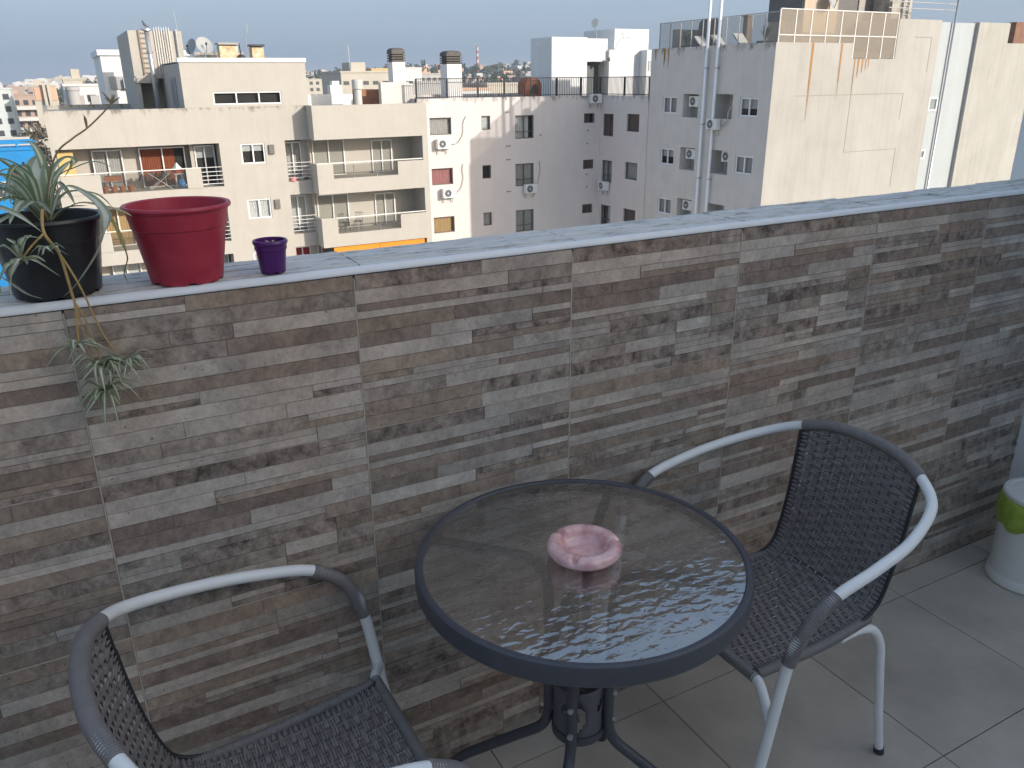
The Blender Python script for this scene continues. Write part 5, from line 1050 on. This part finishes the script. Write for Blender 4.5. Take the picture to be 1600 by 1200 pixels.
pe = far_building('peach_tower', -2.6, 2.4, 230, .9, 12, FC, 'peach and cream tower with twin pale pillars left of the white blocks')
obj('peach_panel', MB().box(-2.3, 2.2, 229.8, 229.95, -2.2, .75), FP, pe)
for x in (-.5, .45): obj('pillar', MB().box(x, x + .62, 228.9, 229.7, -24, 1.7), FC, pe)
obj('top_box', MB().box(-2.2, -.4, 231, 236, 1.3, 2.3), FC, pe)
wm = far_building('white_terrace_building', 2.6, 12.5, 150, 1.1, 14, FW, 'long white building with dark window bays behind the flower stalk', 1, 4, wz=(1.0, .5))
for k in range(3): obj('bay', MB().box(3.9 + k * 2.2, 5.2 + k * 2.2, 149.6, 149.9, -1.8, -.3), FGR, wm)
t = empty('roof_water_tank', (3.6, 148, -24), 'pale grey cylindrical tank in front of the long white building', 'tank'); obj('drum', MB().lathe([(0, -24), (.9, -24), (.9, .4), (1.05, .5), (1.05, 1.0), (0, 1.1)], 20, (3.7, 148, 0)), FGR, t)
t = empty('roof_water_tank', (8.6, 120, -24), 'pale cylindrical tank by the seed head of the plant stalk', 'tank'); obj('drum', MB().lathe([(0, -24), (.7, -24), (.7, .2), (.85, .3), (.85, 1.25), (0, 1.35)], 20, (8.0, 120, 0)), FGR, t)
ct = far_building('cream_stepped_tower', 3.6, 7.2, 200, 2.2, 8, FC, 'cream stepped tower above the long white building'); obj('top_box', MB().box(5.3, 6.9, 201, 205, 2.56, 4.3), FC, ct)
ws = far_building('white_slab_building', 3.55, 9, 62, 3.2, 8, WHITEP, 'bright white slab building just left of the tank tower', z0=-24)
obj('equipment_recess', MB().box(3.9, 5.9, 61.9, 61.99, 1.1, 1.9), FGR, ws); obj('cooling_unit', MB().box(4.7, 5.0, 61.6, 61.88, 1.15, 1.75), ALU, ws); obj('cooling_unit', MB().box(5.1, 5.5, 61.6, 61.88, 1.3, 1.85), ALU, ws)
BLU = mat('bright_blue_paint', (0.010, 0.22, 0.52), 0.7, 0.10, .5); bu = far_building('bright_blue_building', -11, -2.4, 110, -5.6, 12, BLU, 'bright blue building with white windows behind the spider plant')
obj('roof_beam', MB().box(-11, -2.3, 109.7, 110, -4.9, -4.4), BLU, bu)
for x in (-10, -7.8, -5.9, -4.1, -2.55): obj('roof_post', MB().box(x, x + .25, 109.7, 110, -5.25, -4.9), BLU, bu)
obj('roof_back_wall', MB().box(-10.8, -2.6, 113, 113.3, -5.25, -4.3), FC, bu)
for x in (-9.3, -7.5, -5.8, -4.2): w_ = obj('window', MB().box(x, x + 1.3, 109.86, 109.98, -10.8, -9.6), ALU, bu); obj('pane', MB().box(x + .1, x + .55, 109.82, 109.855, -10.65, -9.75).box(x + .72, x + 1.2, 109.82, 109.855, -10.65, -9.75), MATS['far_window'], w_)
obj('storey_band', MB().box(-11, -2.38, 109.85, 109.99, -9.2, -8.95), FW, bu)
far_building('beige_apartment_row', 106, 121, 400, 2.2, 20, FC, 'beige apartment row beside the penthouse corner on the skyline', 3, 5, wz=(1.4, .5))
b2 = far_building('beige_flat_block', 53.4, 66, 170, 3.0, 14, FC, 'beige flat block with a roof box left of the first louvred chimney', 1, 6, wz=(.7, .55)); obj('roof_box', MB().box(56.3, 59.4, 172, 178, 3.36, 5.05), FC, b2); obj('roof_mast', MB().tube([(56.1, 172, 3.3), (56.0, 172, 8.2)], .06, 5), GALV, b2)
far_building('ochre_stepped_house', 81, 87, 230, 4.3, 10, mat('far_ochre', (0.60, 0.42, 0.22), 0.9, 0.05, .2), 'ochre house peeking out beside the first louvred chimney')
far_building('white_cube_house', 103, 108.5, 260, 5.0, 12, FW, 'white cube house between the two louvred chimneys'); far_building('grey_long_house', 108.6, 117, 262, 3.2, 12, FGR, 'long grey house right of the white cube house', 1, 4)
far_building('flat_grey_workshop', 49, 56, 120, 1.0, 12, FGR, 'flat grey workshop seen through the terrace railing', 1, 3, wz=(.7, .6)); far_building('cream_row_house', 64, 76, 125, .6, 12, FC, 'cream row house seen through the right part of the terrace railing', 1, 4, wz=(.8, .5)); far_building('white_row_house', 57, 63, 122, -.1, 12, FW, 'white row house seen through the middle of the terrace railing', 1, 3, wz=(.8, .5), roofm=FP)
far_building('tan_row_house', 78, 86, 128, 1.6, 12, FC, 'tan house left of the clay oven beyond the terrace', 1, 3, wz=(.8, .5))
# striped mast
ms = empty('striped_mast', (592, 1200, 0), 'tall red and white striped chimney mast on the horizon', 'chimney')
for k in range(9): obj('band', MB().lathe([(2.1 - .06 * k, 8 + k * 4.4), (2.1 - .06 * (k + 1), 8 + (k + 1) * 4.4)], 14, (592, 1200, 0)), mat('mast_red', (0.45, 0.10, 0.07), 0.8, 0.1, .2) if k % 2 else FW, ms)
obj('rim', MB().lathe([(1.7, 47.6), (2.4, 48), (2.4, 49), (1.6, 49)], 14, (592, 1200, 0)), FB, ms)
# hill and the mass of roofs and trees
def hill_z(x, y):
    r = math.hypot(x, y); a = math.atan2(x, y)
    h = max(0, min(1, (r - 420) / 1300)); h = h * h * (3 - 2 * h)
    return -24 + h * (26 + 24 * math.exp(-((a - .50) / .22) ** 2) + 2.5 * math.sin(a * 23) + 2 * math.sin(a * 51))
hm = MB(); NA, NR = 90, 36
for j in range(NR + 1):
    r = 400 + 2200 * j / NR
    for i in range(NA + 1):
        a = -.55 + 1.9 * i / NA; x, y = r * math.sin(a), r * math.cos(a); hm.v.append((x, y, hill_z(x, y) - .1))
for j in range(NR):
    for i in range(NA): k = j * (NA + 1) + i; hm.f.append((k, k + 1, k + NA + 2, k + NA + 1))
obj('hill', hm, mat('hill_scrub', (0.085, 0.095, 0.06), 0.95, 0.3, .02), kind='structure', smooth=True)
rf_ = random.Random(12)
def town(name, n, r0, r1, a0, a1, cols, smin, smax):
    for ci, mm in enumerate(cols):
        b = MB()
        for _ in range(n // len(cols)):
            r = r0 + (r1 - r0) * rf_.random() ** 1.0; a = rf_.uniform(a0, a1); x, y = r * math.sin(a), r * math.cos(a); z = hill_z(x, y)
            sx, sy, h = rf_.uniform(smin, smax), rf_.uniform(smin, smax), rf_.choice((3.5, 4, 6, 7, 9)) if r > 500 else rf_.uniform(6, 20)
            b.box(x - sx / 2, x + sx / 2, y - sy / 2, y + sy / 2, z - 1, z + h)
            if rf_.random() < .5: b.box(x - sx * .2, x + sx * .2, y - sy * .2, y + sy * .2, z + h + .01, z + h + 2)
            for q in range(3):
                if rf_.random() < .5: pass
        obj(name, b, mm, None, 'distant mass of pale houses spread up to the horizon', 'houses', kind='stuff')
town('distant_town', 900, 330, 1500, -.16, .95, [FW, FC, FP, FGR, FB], 7, 17)
town('distant_town', 260, 1300, 2100, -.16, .30, [FW, FC], 8, 16)
# trees: clumps of small leaf faces
def leaf_cloud(b, c, rx, rz, n, s, rr):
    for _ in range(n):
        u = rr.gauss(0, 1), rr.gauss(0, 1), rr.gauss(0, 1); L_ = math.sqrt(sum(x * x for x in u)) or 1; k = rr.random() ** .4
        p = Vector((c[0] + u[0] / L_ * rx * k, c[1] + u[1] / L_ * rx * k, c[2] + u[2] / L_ * rz * k)); d = Vector((rr.gauss(0, 1), rr.gauss(0, 1), rr.gauss(0, 1))).normalized() * s; e = d.cross(Vector((rr.gauss(0, 1), rr.gauss(0, 1), rr.gauss(0, 1)))).normalized() * s
        b.quad(tuple(p - d - e), tuple(p + d - e), tuple(p + d + e), tuple(p - d + e))
FOL = mat('far_foliage', (0.055, 0.070, 0.045), 0.9, 0.35, .15); FOL2 = mat('dry_foliage', (0.125, 0.115, 0.085), 0.9, 0.35, .4)
b = MB(); rt = random.Random(4)
for _ in range(420):
    a = rt.uniform(.20, .85); r = rt.uniform(900, 1500); x, y = r * math.sin(a), r * math.cos(a); z = hill_z(x, y); h = rt.uniform(6, 13)
    if rt.random() < .16: 
        for q in range(5): leaf_cloud(b, (x, y, z + h * (.2 + q * .22)), 3.0 * (1 - q * .18), 2, 14, .9, rt)
    else: leaf_cloud(b, (x, y, z + h * .55), rt.uniform(4, 8), h * .5, 50, 1.1, rt)
for _ in range(140):
    a = rt.uniform(-.16, .2); r = rt.uniform(350, 1500); x, y = r * math.sin(a), r * math.cos(a); z = hill_z(x, y); leaf_cloud(b, (x, y, z + 4), rt.uniform(3, 6), 4, 34, .9, rt)
obj('distant_woodland', b, FOL, None, 'dark wooded ridge along the horizon behind the chimneys', 'trees', kind='stuff')
def tree(c, h, rx, label, mm, seed_, n=1500, s=.17):
    rr = random.Random(seed_); t = empty('street_tree', c, label, 'tree', 'trees beyond the cream block'); x, y, z = c
    obj('trunk', MB().tube([(x, y, z), (x + .2, y, z + h * .4), (x, y, z + h * .75)], .3, 8, radii=[.38, .28, .1]), mat('bark', (0.12, 0.10, 0.08), 0.9, 0.2, 3), t)
    for q in range(5): a = q * 1.3; obj('limb', MB().tube([(x + .15, y, z + h * .4), (x + math.cos(a) * rx * .6, y + math.sin(a) * rx * .6, z + h * .75)], .1, 6, radii=[.16, .04]), MATS['bark'], t)
    cb_ = MB()
    for q in range(11): leaf_cloud(cb_, (x + rr.uniform(-.7, .7) * rx, y + rr.uniform(-.7, .7) * rx, z + h * rr.uniform(.5, .95)), rx * rr.uniform(.3, .5), rx * rr.uniform(.25, .4), n // 11, s, rr)
    obj('crown', cb_, mm, t)
tree((-1.6, 90, -24), 20.5, 3.4, 'dry brownish tree between the blue building and the cream block', FOL2, 1); tree((-1.0, 150, -24), 20, 4.2, 'grey-green tree left of the cream block roof corner', FOL2, 2); tree((-9.5, 170, -24), 17, 4.5, 'bushy tree above the bright blue building roof', FOL, 3); tree((-5.0, 185, -24), 17.5, 4.5, 'dry tree below the tower with white balconies', FOL2, 5)

# haze: one even volume round everything
hz = bpy.data.materials.new('thin_haze'); hz.use_nodes = True; t = hz.node_tree; t.nodes.remove(t.nodes['Principled BSDF']); pv = t.nodes.new('ShaderNodeVolumePrincipled'); pv.inputs['Color'].default_value = (0.80, 0.86, 0.95, 1); pv.inputs['Density'].default_value = 0.00022; pv.inputs['Anisotropy'].default_value = 0.2
t.links.new(pv.outputs[0], t.nodes['Material Output'].inputs['Volume'])
obj('haze', MB().box(-3100, 4100, -700, 4300, -25.5, 62), hz, None, kind='stuff')
